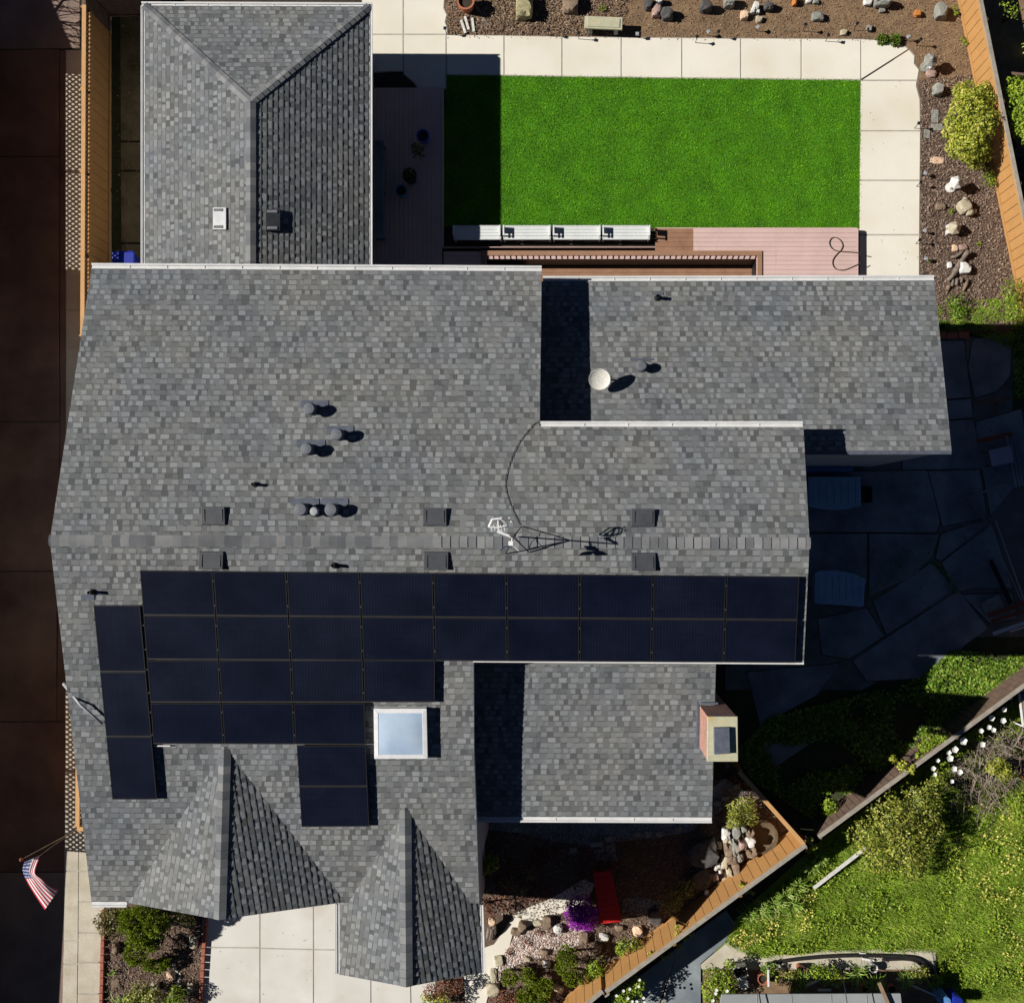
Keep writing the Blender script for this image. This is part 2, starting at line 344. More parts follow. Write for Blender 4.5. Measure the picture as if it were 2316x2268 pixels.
    gx = math_(t, 'SUBTRACT', math_(t, 'FRACT', math_(t, 'MULTIPLY', u, 6 / .42)), .5); gy = math_(t, 'SUBTRACT', math_(t, 'FRACT', math_(t, 'MULTIPLY', v, 5 * 13 / 7)), .5)
    d = math_(t, 'ADD', math_(t, 'MULTIPLY', gx, gx), math_(t, 'MULTIPLY', gy, gy)); star = math_(t, 'LESS_THAN', d, .045)
    cc = mixc(t, star, (.02, .03, .13), (.7, .7, .7)); L(mixc(t, can, st, cc), b.inputs['Base Color']); b.inputs['Roughness'].default_value = .8
    MT['flag'] = m
special()

# ================================================================ ground, paths, beds
def sheet(name, pts, z, m, th=0.0, kind='structure'):
    mb = MB()
    if th: mb.prism([(p.x, p.y) for p in PL(pts, z)], z - th, z)
    else: mb.add(PL(pts, z), [tuple(range(len(pts)))])
    o = mb.build(name, MT[m])
    if not th:
        if o.data.polygons[0].normal.z < 0: o.data.flip_normals()
    return struct(o, kind)
PX0, PX1 = P(1101, 0, .27).x, P(1711, 0, .27).x; PY1 = P(0, 586, .27).y; PY0 = PY1 - 1.25
struct(MB().add([(-150, -150, -.02), (150, -150, -.02), (150, PY0, -.02), (-150, PY0, -.02), (-150, PY1, -.02), (150, PY1, -.02), (150, 150, -.02), (-150, 150, -.02), (PX0, PY0, -.02), (PX0, PY1, -.02), (PX1, PY0, -.02), (PX1, PY1, -.02)],
       [(0, 1, 2, 10, 8, 3), (4, 9, 11, 5, 6, 7), (3, 8, 9, 4), (10, 2, 5, 11)]).build('ground', MT['soil']))
def slabs(name, polys, z, m, th=.08, joint='joint'):
    mb = MB()
    jm = MB()
    for i, p in enumerate(polys):
        mb.prism([(q.x, q.y) for q in PL(p, z)], z - th, z)
        cx_, cy_ = sum(q[0] for q in p) / len(p), sum(q[1] for q in p) / len(p)
        e = [(x + 1.9 * (1 if x > cx_ else -1), y + 1.9 * (1 if y > cy_ else -1)) for x, y in p]
        jm.prism([(q.x, q.y) for q in PL(e, z)], z - th - .02, z - .010 - .0004 * i)
    if joint: struct(jm.build('paving_joint', MT[joint]))
    return struct(mb.build(name, MT[m], bevel=.004))
# west: driveway, its grey ends and the pale walkway strip
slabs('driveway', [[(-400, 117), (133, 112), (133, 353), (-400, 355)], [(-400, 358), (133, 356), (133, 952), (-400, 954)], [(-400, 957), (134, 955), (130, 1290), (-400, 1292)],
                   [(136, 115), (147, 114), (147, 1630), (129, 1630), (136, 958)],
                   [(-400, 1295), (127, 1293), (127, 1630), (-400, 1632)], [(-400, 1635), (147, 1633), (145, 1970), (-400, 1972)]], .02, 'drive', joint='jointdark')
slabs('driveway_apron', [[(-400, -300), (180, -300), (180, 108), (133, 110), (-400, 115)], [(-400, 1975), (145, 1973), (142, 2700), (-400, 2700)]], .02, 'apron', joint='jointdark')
slabs('walkway', [[(150, 115), (212, 115), (212, 700), (150, 700)], [(150, 703), (212, 703), (212, 1300), (150, 1300)], [(149, 1303), (212, 1303), (212, 1740), (149, 1740)],
                  [(148, 1743), (177, 1743), (177, 1968), (147, 1968)], [(179, 1743), (240, 1743), (240, 1968), (179, 1968)],
                  [(147, 1971), (177, 1971), (176, 2125), (145, 2125)], [(145, 2128), (176, 2128), (175, 2178), (143, 2178)], [(143, 2181), (175, 2181), (173, 2330), (140, 2330)],
                  [(179, 1971), (240, 1971), (236, 2037), (178, 2037)], [(178, 2040), (236, 2040), (232, 2107), (178, 2107)], [(178, 2110), (232, 2110), (229, 2174), (177, 2174)], [(177, 2177), (229, 2177), (228, 2245), (176, 2245)], [(176, 2248), (228, 2248), (225, 2330), (175, 2330)]], .03, 'walk')
slabs('alley_paving', [[(262, -30), (345, -30), (345, 318), (264, 318)], [(264, 323), (345, 323), (345, 384), (264, 384)], [(264, 389), (345, 389), (345, 548), (262, 548)], [(262, 553), (345, 553), (345, 640), (262, 640)]], .02, 'alley', joint='jointdark')
sheet('moss', [(252, 38), (272, 38), (275, 600), (252, 600)], .026, 'moss')
# back garden paths round the lawn
A = 'concrete'
slabs('path', [
    [(820, -60), (911, -60), (911, 77), (820, 77)],
    [(914, -60), (1008, -60), (1003, 20), (1010, 34), (1006, 50), (1011, 62), (1010, 77), (914, 77)],
    [(820, 80), (911, 80), (911, 160), (880, 161), (820, 165)],
    [(914, 80), (1008, 80), (1008, 200), (947, 200), (938, 187), (914, 166)],
    [(1011, 80), (1139, 82), (1139, 170), (1011, 169)], [(1142, 82), (1270, 84), (1270, 172), (1142, 170)],
    [(1273, 84), (1404, 86), (1404, 174), (1273, 172)], [(1407, 86), (1541, 87), (1541, 176), (1407, 174)],
    [(1544, 87), (1674, 88), (1674, 177), (1544, 176)], [(1677, 88), (1811, 89), (1811, 179), (1677, 177)],
    [(1814, 89), (1946, 90), (1946, 180), (1814, 179)],
    [(1949, 90), (1982, 92), (2020, 98), (2046, 106), (2053, 112), (1949, 178)],
    [(1951, 181), (2056, 114), (2068, 128), (2067, 145), (2078, 158), (2074, 181)],
    [(1948, 184), (2073, 184), (2072, 196), (2080, 226), (2081, 295), (1947, 295)], [(1947, 298), (2081, 298), (2080, 407), (1946, 407)],
    [(1946, 410), (2080, 410), (2079, 530), (1945, 530)], [(1945, 533), (2079, 533), (2078, 690), (1945, 690)]], .03, A)
sheet('soil_patch', [(820, 166), (880, 162), (914, 168), (938, 188), (950, 204), (820, 204)], .012, 'soil')
turf_poly = [(1009, 171), (1140, 172), (1406, 176), (1676, 179), (1946, 182), (1944, 350), (1943, 516), (1480, 515), (1130, 513), (1004, 512), (1004, 300)]
sheet('lawn_ground', turf_poly, .015, 'turf')
sheet('planting_strip', [(1004, 512), (1482, 514), (1482, 562), (1004, 562)], .012, 'soil')
sheet('garden_bed', [(1000, -120), (2330, -120), (2330, 300), (2200, 300), (2100, 250), (1990, 90), (1010, 80)], .006, 'earth')
sheet('bark_bed', [(2078, 180), (2110, 205), (2206, 240), (2206, 200), (2330, 700), (2330, 752), (2120, 752), (2040, 640)], .012, 'mulch')
sheet('yard_ground', [(1780, 770), (2180, 762), (2290, 765), (2330, 900), (2330, 1440), (2180, 1530), (1960, 1560), (1640, 1740), (1640, 1500), (1780, 1490)], .004, 'yard')
# east yard: broken slabs in the shade of the house
slabs('yard_paving', [
    [(2040, 772), (2180, 770), (2196, 898), (2060, 908)], [(2200, 768), (2275, 756), (2288, 790), (2285, 850), (2255, 885), (2205, 900), (2190, 830)],
    [(2060, 912), (2196, 902), (2202, 944), (2050, 956)], [(2050, 960), (2202, 948), (2222, 1060), (2040, 1062)],
    [(1780, 1068), (2092, 1064), (2098, 1066), (2122, 1160), (2126, 1184), (2118, 1204), (1966, 1203), (1780, 1202)],
    [(2100, 1066), (2216, 1062), (2232, 1170), (2132, 1190)], [(2206, 955), (2310, 925), (2330, 1060), (2240, 1165), (2218, 1040)],
    [(1780, 1207), (1961, 1207), (1961, 1320), (1790, 1330)], [(1966, 1207), (2124, 1208), (2110, 1255), (2070, 1300), (1966, 1350)],
    [(2128, 1208), (2225, 1176), (2238, 1180), (2128, 1268), (2116, 1262)], [(2130, 1272), (2244, 1184), (2290, 1330), (2200, 1330), (2160, 1340)],
    [(1975, 1360), (2108, 1272), (2160, 1330), (2005, 1435)], [(1850, 1400), (1960, 1375), (2000, 1438), (1920, 1490), (1860, 1480)],
    [(2008, 1440), (2168, 1335), (2235, 1420), (2180, 1460), (2150, 1530), (1960, 1540), (1930, 1495)],
    [(1690, 1520), (1900, 1500), (1850, 1570), (1720, 1640)], [(2176, 1345), (2290, 1340), (2300, 1400), (2240, 1410)], [(1690, 1690), (1850, 1610), (1880, 1650), (1700, 1770)]], .02, 'slab', joint='moss')
sheet('moss_strip', [(2180, 752), (2330, 748), (2330, 930), (2290, 930), (2292, 800), (2278, 764)], .010, 'moss')
sheet('ground_cover_soil', [(1640, 1560), (1950, 1560), (2180, 1440), (2330, 1440), (2330, 1560), (1830, 1890), (1640, 1720)], .008, 'moss')
# front: drive, planting beds, stone path
slabs('front_driveway', [[(460, 1980), (587, 1980), (587, 2141), (456, 2140)], [(590, 1980), (708, 1980), (708, 2145), (590, 2142)], [(711, 1980), (840, 1980), (840, 2147), (711, 2145)],
                         [(843, 1980), (1000, 1980), (1000, 2148), (843, 2147)],
                         [(456, 2143), (587, 2144), (587, 2330), (450, 2330)], [(590, 2145), (708, 2148), (708, 2330), (590, 2330)], [(711, 2148), (838, 2150), (838, 2330), (711, 2330)], [(841, 2150), (926, 2151), (930, 2330), (841, 2330)],
                         [(929, 2151), (990, 2152), (975, 2330), (933, 2330)]], .03, 'concrete2')
sheet('front_bed', [(225, 2000), (470, 2000), (455, 2340), (220, 2340)], .02, 'mulch')
sheet('side_bed', [(975, 1840), (1640, 1760), (1790, 1870), (1360, 2200), (1150, 2360), (975, 2360)], .006, 'mulch')
slabs('stone_path', [[(1098, 2142), (1118, 2135), (1150, 2092), (1166, 2066), (1250, 2030), (1320, 1988), (1345, 2000), (1330, 2030), (1300, 2052), (1246, 2074), (1228, 2082), (1190, 2096), (1160, 2110), (1152, 2140), (1134, 2168), (1118, 2205), (1104, 2250), (1092, 2300), (1060, 2330), (1050, 2200)]], .03, 'concrete')
sheet('gravel_path', [(1070, 1820), (1560, 1820), (1640, 1760), (1690, 1790), (1560, 1880), (1480, 1893), (1400, 1903), (1330, 1911), (1250, 1903), (1180, 1884), (1070, 1872)], .012, 'slab')
sheet('pebble_bed', [(1152, 2140), (1165, 2112), (1215, 2098), (1250, 2078), (1290, 2082), (1340, 2105), (1300, 2140), (1230, 2162), (1180, 2176), (1140, 2170)], .014, 'stonep')
# neighbour's garden, south east
wild_poly = [(1600, 2150), (1690, 2050), (1850, 1905), (2330, 1556), (2330, 2330), (2140, 2330), (2120, 2150), (1850, 2150), (1700, 2165)]
sheet('rough_grass', wild_poly, .008, 'wild')
slabs('patio', [[(1385, 2250), (1450, 2205), (1536, 2140), (1476, 2300), (1385, 2330)], [(1540, 2137), (1640, 2060), (1660, 2090), (1640, 2130), (1585, 2178), (1585, 2330), (1478, 2330)]], .02, 'slab')
slabs('concrete_strip', [[(1585, 2182), (1650, 2130), (1720, 2164), (1860, 2151), (1980, 2148), (1980, 2190), (1590, 2190)], [(1982, 2148), (2068, 2147), (2068, 2190), (1982, 2190)], [(2071, 2147), (2114, 2147), (2118, 2215), (2071, 2190)]], .03, 'walk')
sheet('pot_bed', [(1590, 2188), (2118, 2188), (2125, 2300), (1590, 2300)], .012, 'earth')

# ================================================================ the house
ZR = 7.2
EN = Plane(P(113, 1222, ZR), P(1831, 1228, ZR), P(207, 605, 5.17))       # main roof, north slope
ES = Plane(P(113, 1222, ZR), P(1831, 1228, ZR), P(207, 2042, 5.17))      # main roof, south slope
EW = Plane(P(1225, 628, 4.24), P(2113, 626, 4.24), P(2152, 1018, 5.56))  # east wing, one slope
EF = Plane(P(1068, 1502, 5.65), P(1619, 1503, 5.65), P(1610, 1850, 4.84))# low south-east room
house = thing('house', 'long grey shingled house with solar panels, low side wings and brick chimney', 'house', Vector((0, 0, 0)))
def clip(poly, v, keep_hi):
    out = []
    for i in range(len(poly)):
        a, b = poly[i], poly[(i + 1) % len(poly)]
        ia = (a[1] >= v) == keep_hi or abs(a[1] - v) < 1e-9; ib = (b[1] >= v) == keep_hi or abs(b[1] - v) < 1e-9
        if ia: out.append(a)
        if ia != ib:
            tt = (v - a[1]) / (b[1] - a[1]); out.append((a[0] + (b[0] - a[0]) * tt, v))
    q = []
    for p in out:
        if not q or (abs(p[0] - q[-1][0]) + abs(p[1] - q[-1][1])) > 1e-6: q.append(p)
    if len(q) > 1 and abs(q[0][0] - q[-1][0]) + abs(q[0][1] - q[-1][1]) < 1e-6: q.pop()
    return q
def roof_part(name, polys, pl, parent, v0pt, thick=.20, T=.013):
    """real overlapping shingle courses laid on a plane, over a boarded deck with fascia"""
    n = pl.n; t = (Vector((0, 0, 1)) - n * n.z).normalized(); u = t.cross(n)
    o = v0pt; mb = MB(); mats = []; deck = MB(); off = wloc(parent)
    for poly in polys:
        q = [((p - o).dot(u), (p - o).dot(t)) for p in poly]
        if sum(q[i][0] * q[(i + 1) % len(q)][1] - q[(i + 1) % len(q)][0] * q[i][1] for i in range(len(q))) < 0: q = q[::-1]; poly = poly[::-1]
        deck.slab([p for p in poly], -n * thick, -n * .004)
        k0 = math.floor(min(p[1] for p in q) / SH); k1 = math.ceil(max(p[1] for p in q) / SH)
        for k in range(k0, k1):
            a, b_ = k * SH, (k + 1) * SH
            c = clip(clip(q, a, True), b_, False)
            if len(c) < 3: continue
            u0, u1 = min(p[0] for p in c), max(p[0] for p in c); x = u0 - rng.uniform(0, SW); sl0 = 0.0; tooth = rng.random() < .5
            while x < u1:
                wd = rng.uniform(.075, .205) if tooth else rng.uniform(.06, .2); sl1 = rng.uniform(-.014, .014)
                # strip between two slightly slanted side lines
                sh = lambda pts, x_, s_: [(p[1], p[0] - s_ * (p[1] - a - SH / 2) / SH - x_) for p in pts]
                un = lambda pts, x_, s_: [(p[1] + s_ * (p[0] - a - SH / 2) / SH + x_, p[0]) for p in pts]
                z = un(clip(sh(c, x, sl0), 0.0, True), x, sl0)
                if len(z) >= 3: z = un(clip(sh(z, x + wd, sl1), 0.0, False), x + wd, sl1)
                if len(z) >= 3:
                    tt = T * rng.uniform(.8, 1.2) if tooth else T * .68
                    ht = lambda v: .002 + (tt - .002) * (1 - (v - a) / SH)
                    base = len(mb.v); n_ = len(z)
                    mb.v += [tuple(o + u * p[0] + t * p[1] + n * ht(p[1])) for p in z] + [tuple(o + u * p[0] + t * p[1] - n * .003) for p in z]
                    mb.f.append(tuple(range(base, base + n_))); mb.uv.append([(p[0], min(max(p[1], a + .002), b_ - .002)) for p in z]); mats.append(0 if tooth else 1)
                    for i in range(n_):
                        j = (i + 1) % n_
                        if z[i][1] > b_ - 1e-4 and z[j][1] > b_ - 1e-4: continue
                        mb.f.append((base + n_ + i, base + n_ + j, base + j, base + i)); mb.uv.append([(z[i][0], a + .05)] * 4); mats.append(0 if tooth else 1)
                x += wd; sl0 = sl1; tooth = not tooth
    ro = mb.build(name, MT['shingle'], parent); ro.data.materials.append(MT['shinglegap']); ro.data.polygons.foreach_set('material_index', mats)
    deck.build('fascia', MT['fascia'], ro)
    return ro
def cap_line(parent, a, b, n1, n2, half=.125, step=.2, lift=.03, d0=0.0):
    """bent cap shingles overlapping along a ridge from a (under) to b (butts face b)"""
    mb = MB(); a = Vector(a); b = Vector(b); d = (b - a); Ln = d.length; d.normalize()
    s1 = d.cross(n1).normalized(); s2 = d.cross(n2).normalized()
    if s1.dot(n2) < 0: s1 = -s1                                   # s1 runs down plane 1
    s1 = s1 if s1.z < 0 else -s1; s2 = s2 if s2.z < 0 else -s2
    nm = (n1 + n2).normalized(); k = int(Ln / step)
    for i in range(k + 1):
        p0 = a + d * (i * step); p1 = a + d * min((i + 1) * step + .012, Ln + .02)
        if (p1 - p0).length < .03: continue
        jit = rng.uniform(-.006, .006)
        l0, l1 = .014, lift + jit
        vs = []
        for p, l in ((p0, l0), (p1, l1)):
            vs += [p + s1 * half + n1 * (l + .012), p + nm * (l + .02), p + s2 * half + n2 * (l + .012)]
        vs += [p1 + s1 * half + n1 * .012, p1 + nm * .01, p1 + s2 * half + n2 * .012]
        mb.add(vs, [(0, 1, 4, 3), (1, 2, 5, 4), (3, 4, 7, 6), (4, 5, 8, 7)])
    return mb.build('ridge_cap', MT['cap'], parent)
def gutter(parent, a, b, out, w_=.125, h_=.11):
    """open box gutter along an eave: back, floor, front and rolled lip"""
    a = Vector(a); b = Vector(b); out = Vector(out).normalized(); up = Vector((0, 0, 1)); mb = MB(); th = .008
    def rail(c0, c1, o0, o1, z0, z1):
        mb.hexa([c0 + out * o0 + up * z0, c1 + out * o0 + up * z0, c1 + out * o1 + up * z0, c0 + out * o1 + up * z0, c0 + out * o0 + up * z1, c1 + out * o0 + up * z1, c1 + out * o1 + up * z1, c0 + out * o1 + up * z1])
    rail(a, b, .0, .028, -h_, .0); rail(a, b, .028, w_ - .03, -.045, -.03); rail(a, b, w_ - .03, w_, -h_, .006)
    rail(a, b, w_, w_ + .016, -.02, .012)
    Ln = (b - a).length; n = int(Ln / .9)
    for i in range(1, n):
        c = a + (b - a) * (i / n); d = (b - a).normalized() * .012; rail(c - d, c + d, .03, w_ - .032, -.028, -.016)
    return mb.build('gutter', MT['white'], parent)
rN = lambda x, y: EN.ray(x, y)
rS = lambda x, y: ES.ray(x, y)
rW = lambda x, y: EW.ray(x, y)
rF = lambda x, y: EF.ray(x, y)
NL, NR = P(113, 1222, ZR), P(1831, 1228, ZR)
mid = lambda x: rN(x, 1222 + (x - 113) * 6 / 1718)
roofN = roof_part('roof', [[NL, mid(1219), rN(1220.5, 966), rN(1225, 614), rN(207, 608)], [mid(1219), NR, rN(1817, 966), rN(1220.5, 965)]], EN, house, rN(207, 608))
roofS = roof_part('roof', [[NL, mid(1070), rS(1072, 1700), rS(1084, 2042), rS(207, 2038)], [mid(1070), NR, rS(1818, 1494), rS(1068.5, 1488)]], ES, house, rS(207, 2038))
roofW = roof_part('roof', [[rW(1205, 637), rW(2113, 635), rW(2152, 1019), rW(1200, 1019)]], EW, house, rW(1205, 637))
roofF = roof_part('roof', [[rF(1030, 1503), rF(1619, 1503), rF(1610, 1848), rF(1030, 1846)]], EF, house, rF(1030, 1846))
for o, l in ((roofN, 'north slope'), (roofS, 'south slope carrying the solar panels'), (roofW, 'single slope of the low east wing'), (roofF, 'low slope of the front room beside the chimney')): o['label'] = l
# two street-side gables
a1, f1 = rS(508, 1690), None
f1 = P(496, 2079, a1.z + .30)
v1, w1 = rS(290, 2041), rS(781, 2039)
G1L, G1R = Plane(a1, f1, v1), Plane(a1, f1, w1)
g1l = roof_part('gable_roof', [[a1, f1, v1]], G1L, house, v1, T=.015); g1r = roof_part('gable_roof', [[a1, f1, w1]], G1R, house, w1, T=.015)
a2 = rS(916, 1828); f2 = P(919, 2231, a2.z + .28)
e2l, e2r = rS(768, 2041), rS(1084, 2041)
G2L = Plane(a2, f2, P(768.5, 2203, e2l.z)); G2R = Plane(a2, f2, P(1089, 2199, e2r.z))
g2l = roof_part('gable_roof', [[a2, f2, G2L.ray(768.5, 2203), G2L.ray(768, 2040)]], G2L, house, G2L.ray(768.5, 2203), T=.015)
g2r = roof_part('gable_roof', [[a2, f2, G2R.ray(1089, 2199), G2R.ray(1084, 2040)]], G2R, house, G2R.ray(1089, 2199), T=.015)
for o, l in ((g1l, 'sunlit west side of the larger front gable'), (g1r, 'shaded east side of the larger front gable'), (g2l, 'west side of the smaller front gable'), (g2r, 'shaded east side of the smaller front gable')): o['label'] = l
# ridge caps
cap_line(roofN, mid(980), NL, EN.n, ES.n); cap_line(roofS, mid(978), NR, EN.n, ES.n)
cap_line(g1l, f1, a1, G1L.n, G1R.n, half=.15); cap_line(g2l, f2, a2, G2L.n, G2R.n, half=.15)
# gutters
gutter(roofN, rN(207, 608), rN(1225, 614), (0, 1, 0)); gutter(roofN, rN(1222, 966), rN(1816, 966), (0, 1, 0))
gutter(roofW, rW(1228, 637), rW(2113, 635), (0, 1, 0)); gutter(roofS, rS(1070, 1489), rS(1818, 1494), (0, -1, 0), .07)
gutter(roofS, rS(207, 2038), rS(286, 2038), (0, -1, 0)); gutter(roofF, rF(1080, 1846), rF(1610, 1848), (0, -1, 0))
gutter(g2l, G2L.ray(768, 2044), G2L.ray(768.5, 2202), (-1, 0, 0), .10); gutter(g2r, G2R.ray(1084.5, 2046), G2R.ray(1089, 2199), (1, 0, 0), .08)
# dark metal edge of the wing's high side
mb = MB(); a, b = rW(1800, 1020), rW(2152, 1019); dn = Vector((0, -.09, -.02))
mb.slab([a + Vector((0, 0, .01)), b + Vector((0, 0, .01)), b + dn, a + dn], Vector((0, 0, -.03)), Vector((0, 0, 0))); mb.build('roof_edge', MT['flash'], roofW)
# walls: follow the roofs down to the ground
def walls(name, loop, fz, m='stucco', th=.12):
    mb = MB(); n = len(loop)
    for i in range(n):
        a, b = Vector(loop[i]), Vector(loop[(i + 1) % n]); d = (b - a); Ln = d.length; k = max(1, int(Ln / .5)); nn = Vector((d.y, -d.x)).normalized() * th
        for j in range(k):
            p, q = a + d * (j / k), a + d * ((j + 1) / k)
            vs = []
            for x in (p, q):
                z = fz(x.x, x.y)
                vs += [(x.x, x.y, -.1), (x.x, x.y, z), (x.x - nn.x, x.y - nn.y, z), (x.x - nn.x, x.y - nn.y, -.1)]
            mb.add(vs, [(0, 4, 5, 1), (3, 2, 6, 7), (1, 5, 6, 2)])
    return mb.build(name, MT[m], house)
def xy(p, dx=0, dy=0): return (p.x + dx, p.y + dy)
yr = NL.y
fm = lambda x, y: min(EN.z(x, y), ES.z(x, y)) - .24
pE, pS = rN(1225, 614), rS(1084, 2042)
L1 = rS(207, 2038); L0 = rN(207, 608); X0 = L0.x + .35; X1 = pE.x - .25; X2 = NR.x - .35
walls('wall', [(X0, L0.y - .3), (X0, L1.y + .3), (pS.x - .3, L1.y + .3), (pS.x - .3, rS(1100, 1489).y + .25), (X2, rS(1800, 1494).y + .25), (X2, rN(1817, 966).y - .25), (X1, rN(1225, 966).y - .25), (X1, L0.y - .3)][::-1], fm)
wz = lambda x, y: EW.z(x, y) - .24
a, b = rW(1225, 637), rW(2152, 1019)
wS = rW(2000, 1018).y + .03
walls('wall', [(X1, a.y - .3), (b.x - .38, a.y - .3), (b.x - .38, wS), (X1, wS)], wz)
fz = lambda x, y: EF.z(x, y) - .24
a, b = rF(1030, 1503), rF(1610, 1848)
walls('wall', [(pS.x - .5, a.y), (b.x - .28, a.y), (b.x - .28, b.y + .3), (pS.x - .5, b.y + .3)], fz)
g1z = lambda x, y: min(G1L.z(x, y), G1R.z(x, y)) - .24
walls('wall', [(v1.x + .25, f1.y + .25), (w1.x - .3, f1.y + .25), (w1.x - .3, f1.y + 1.5), (v1.x + .25, f1.y + 1.5)], g1z)
g2z = lambda x, y: min(G2L.z(x, y), G2R.z(x, y)) - .24
walls('wall', [(e2l.x + .3, f2.y + .3), (e2r.x - .3, f2.y + .3), (e2r.x - .3, f2.y + 2.5), (e2l.x + .3, f2.y + 2.5)], g2z)
# chimney
ct = 6.97
c4 = [P(1600, 1620, ct), P(1668.5, 1620, ct), P(1669.5, 1722, ct), P(1599, 1722, ct)]
ch = MB().prism([(c4[0].x + .01, c4[0].y - .01), (c4[1].x - .02, c4[1].y - .01), (c4[2].x - .02, c4[2].y + .02), (c4[3].x + .01, c4[3].y + .02)], -.1, ct - .075).build('chimney', MT['brick'], house)
cp = MB().prism([(p.x, p.y) for p in c4], ct - .07, ct).build('chimney_cap', MT['conccap'], ch, bevel=.012)
fl = MB().prism([(p.x, p.y) for p in PL([(1615, 1646), (1650, 1645), (1652, 1704), (1616, 1706)], ct + .13)], ct + .002, ct + .13)
fl.build('flue_cover', MT['flash'], ch, bevel=.012)
mb = MB(); e = rF(1577, 1589)
mb.box((rF(1577, 1640).x, c4[0].y * .5 + c4[3].y * .5 + .05, rF(1577, 1640).z + .05), (.05, 1.2, .16)); mb.box((rF(1605, 1590).x - .02, c4[0].y + .06, rF(1605, 1590).z + .05), (.42, .05, .16))
mb.build('flashing', MT['flash'], ch)
# stack vents with flashing and caps
def stack_vent(pl, px, py, r_px, h, fx, fw, fy, fh, wide=True, capm='ventcap', thin=False):
    """px,py: centre of the cap as seen; fx..fh: flashing plate as seen"""
    g = pl.ray(px, py)
    for _ in range(4):
        top = P(px, py, g.z + h); g = pl.at(top)
    r = r_px * K(top.z); mb = MB()
    if fw:
        c = [pl.ray(fx, fy), pl.ray(fx + fw, fy), pl.ray(fx + fw, fy + fh), pl.ray(fx, fy + fh)]
    if thin: mb.lathe((g.x, g.y, g.z - .05), [(r * 1.9, 0), (r * 1.7, .09), (r, .13), (r, h + .05), (r * .7, h + .05), (r * .7, h - .04)], 14)
    else: mb.lathe((g.x, g.y, g.z - .08), [(r * 1.0, 0), (r * .95, .14), (r * .74, .19), (r * .74, h - .02)], 20)
    v = mb.build('vent_pipe', MT['black' if thin else 'vent'], house, smooth=False)
    if fw: MB().slab(c, pl.n * .012, pl.n * .024).build('flashing', MT['flash'], v)
    if not thin: MB().lathe((top.x, top.y, top.z - .1), [(r * .9, 0), (r * 1.04, .03), (r * 1.04, .06), (r * .93, .075), (r * .90, .10), (r * .8, .115), (r * .3, .122)], 24).build('vent_cap', MT[capm], v)
    return v
stack_vent(EN, 699.4, 924, 14, .34, 681, 62, 906, 18); stack_vent(EN, 762, 982, 14, .34, 740, 60, 964, 18); stack_vent(EN, 693, 1015, 14, .34, 672, 64, 996, 16)
stack_vent(EN, 680, 1151.5, 15, .32, 658, 64, 1127, 17); stack_vent(EN, 710, 1156.6, 10, .30, 0, 0, 0, 0, capm='galv'); stack_vent(EN, 748.6, 1152.6, 15, .32, 726, 62, 1127, 16)
stack_vent(EW, 1452, 827, 12, .30, 1426, 51, 811, 4); stack_vent(EW, 1488.5, 669.5, 4.2, .26, 1474, 26, 662, 5, thin=True)
stack_vent(EN, 571, 1095, 3.6, .22, 0, 0, 0, 0, thin=True); stack_vent(ES, 752, 1279, 4.2, .22, 0, 0, 0, 0, thin=True); stack_vent(ES, 200, 1340, 4, .24, 185, 29, 1343, 13, thin=True)
# low box vents
def box_vent(pl, x0, y0, x1, y1, m='vent', h=.10, flip=1, bars=None):
    c = [pl.ray(x0, y0), pl.ray(x1, y0), pl.ray(x1, y1), pl.ray(x0, y1)]; n = pl.n
    mb = MB(); lo, hi = (h, .05) if flip > 0 else (.05, h)
    i = [p + (sum(c, Vector()) / 4 - p) * .06 for p in c]
    mb.hexa([p + n * .01 for p in c] + [i[0] + n * hi, i[1] + n * hi, i[2] + n * lo, i[3] + n * lo])
    v = mb.build('roof_vent', MT[m], house, bevel=.008)
    s = MB(); a, b = (i[3], i[2]) if flip > 0 else (i[0], i[1])
    for q in (.12, .88):
        p = a.lerp(b, q); o_ = (i[0].lerp(i[1], q) if flip > 0 else i[3].lerp(i[2], q))
        s.bar(p.lerp(o_, .15) + n * (h + .004), p.lerp(o_, .85) + n * (.05 + .012), .03, .012)
    s.build('vent_rib', MT[m], v)
    return v
for x0, y0, x1, y1 in ((456, 1147, 512, 1188), (956, 1150, 1012, 1190), (1426, 1152, 1482, 1192)): box_vent(EN, x0, y0, x1, y1, flip=-1)
for x0, y0, x1, y1 in ((450, 1246, 508, 1286), (958, 1247, 1016, 1287), (1427, 1249, 1484, 1289)): box_vent(ES, x0, y0, x1, y1, flip=1)
# skylight on its curb
h = .22; q = [(845, 1602.5), (965, 1602.5), (967.5, 1715.5), (846.5, 1716)]
c = [ES.off(h).ray(*p) for p in q]; n = ES.n
ctr = sum(c, Vector()) / 4
sk = MB().slab([p + (ctr - p) * .05 for p in c], -n * (h + .02), -n * .05).build('skylight', MT['white'], house)
fr = MB(); inn = [p + (ctr - p) * .17 for p in c]
for i in range(4):
    j = (i + 1) % 4; fr.hexa([c[i] - n * .05, c[j] - n * .05, inn[j] - n * .05, inn[i] - n * .05, c[i], c[j], inn[j] + n * .015, inn[i] + n * .015])
fr.build('frame', MT['alu'], sk, bevel=.008)
dm = MB(); N_ = 8
for i in range(N_ + 1):
    for j in range(N_ + 1):
        s_, t_ = i / N_, j / N_
        p = inn[0].lerp(inn[1], s_).lerp(inn[3].lerp(inn[2], s_), t_); dm.v.append(tuple(p + n * (.005 + .05 * (16 * s_ * (1 - s_) * t_ * (1 - t_)) ** .5)))
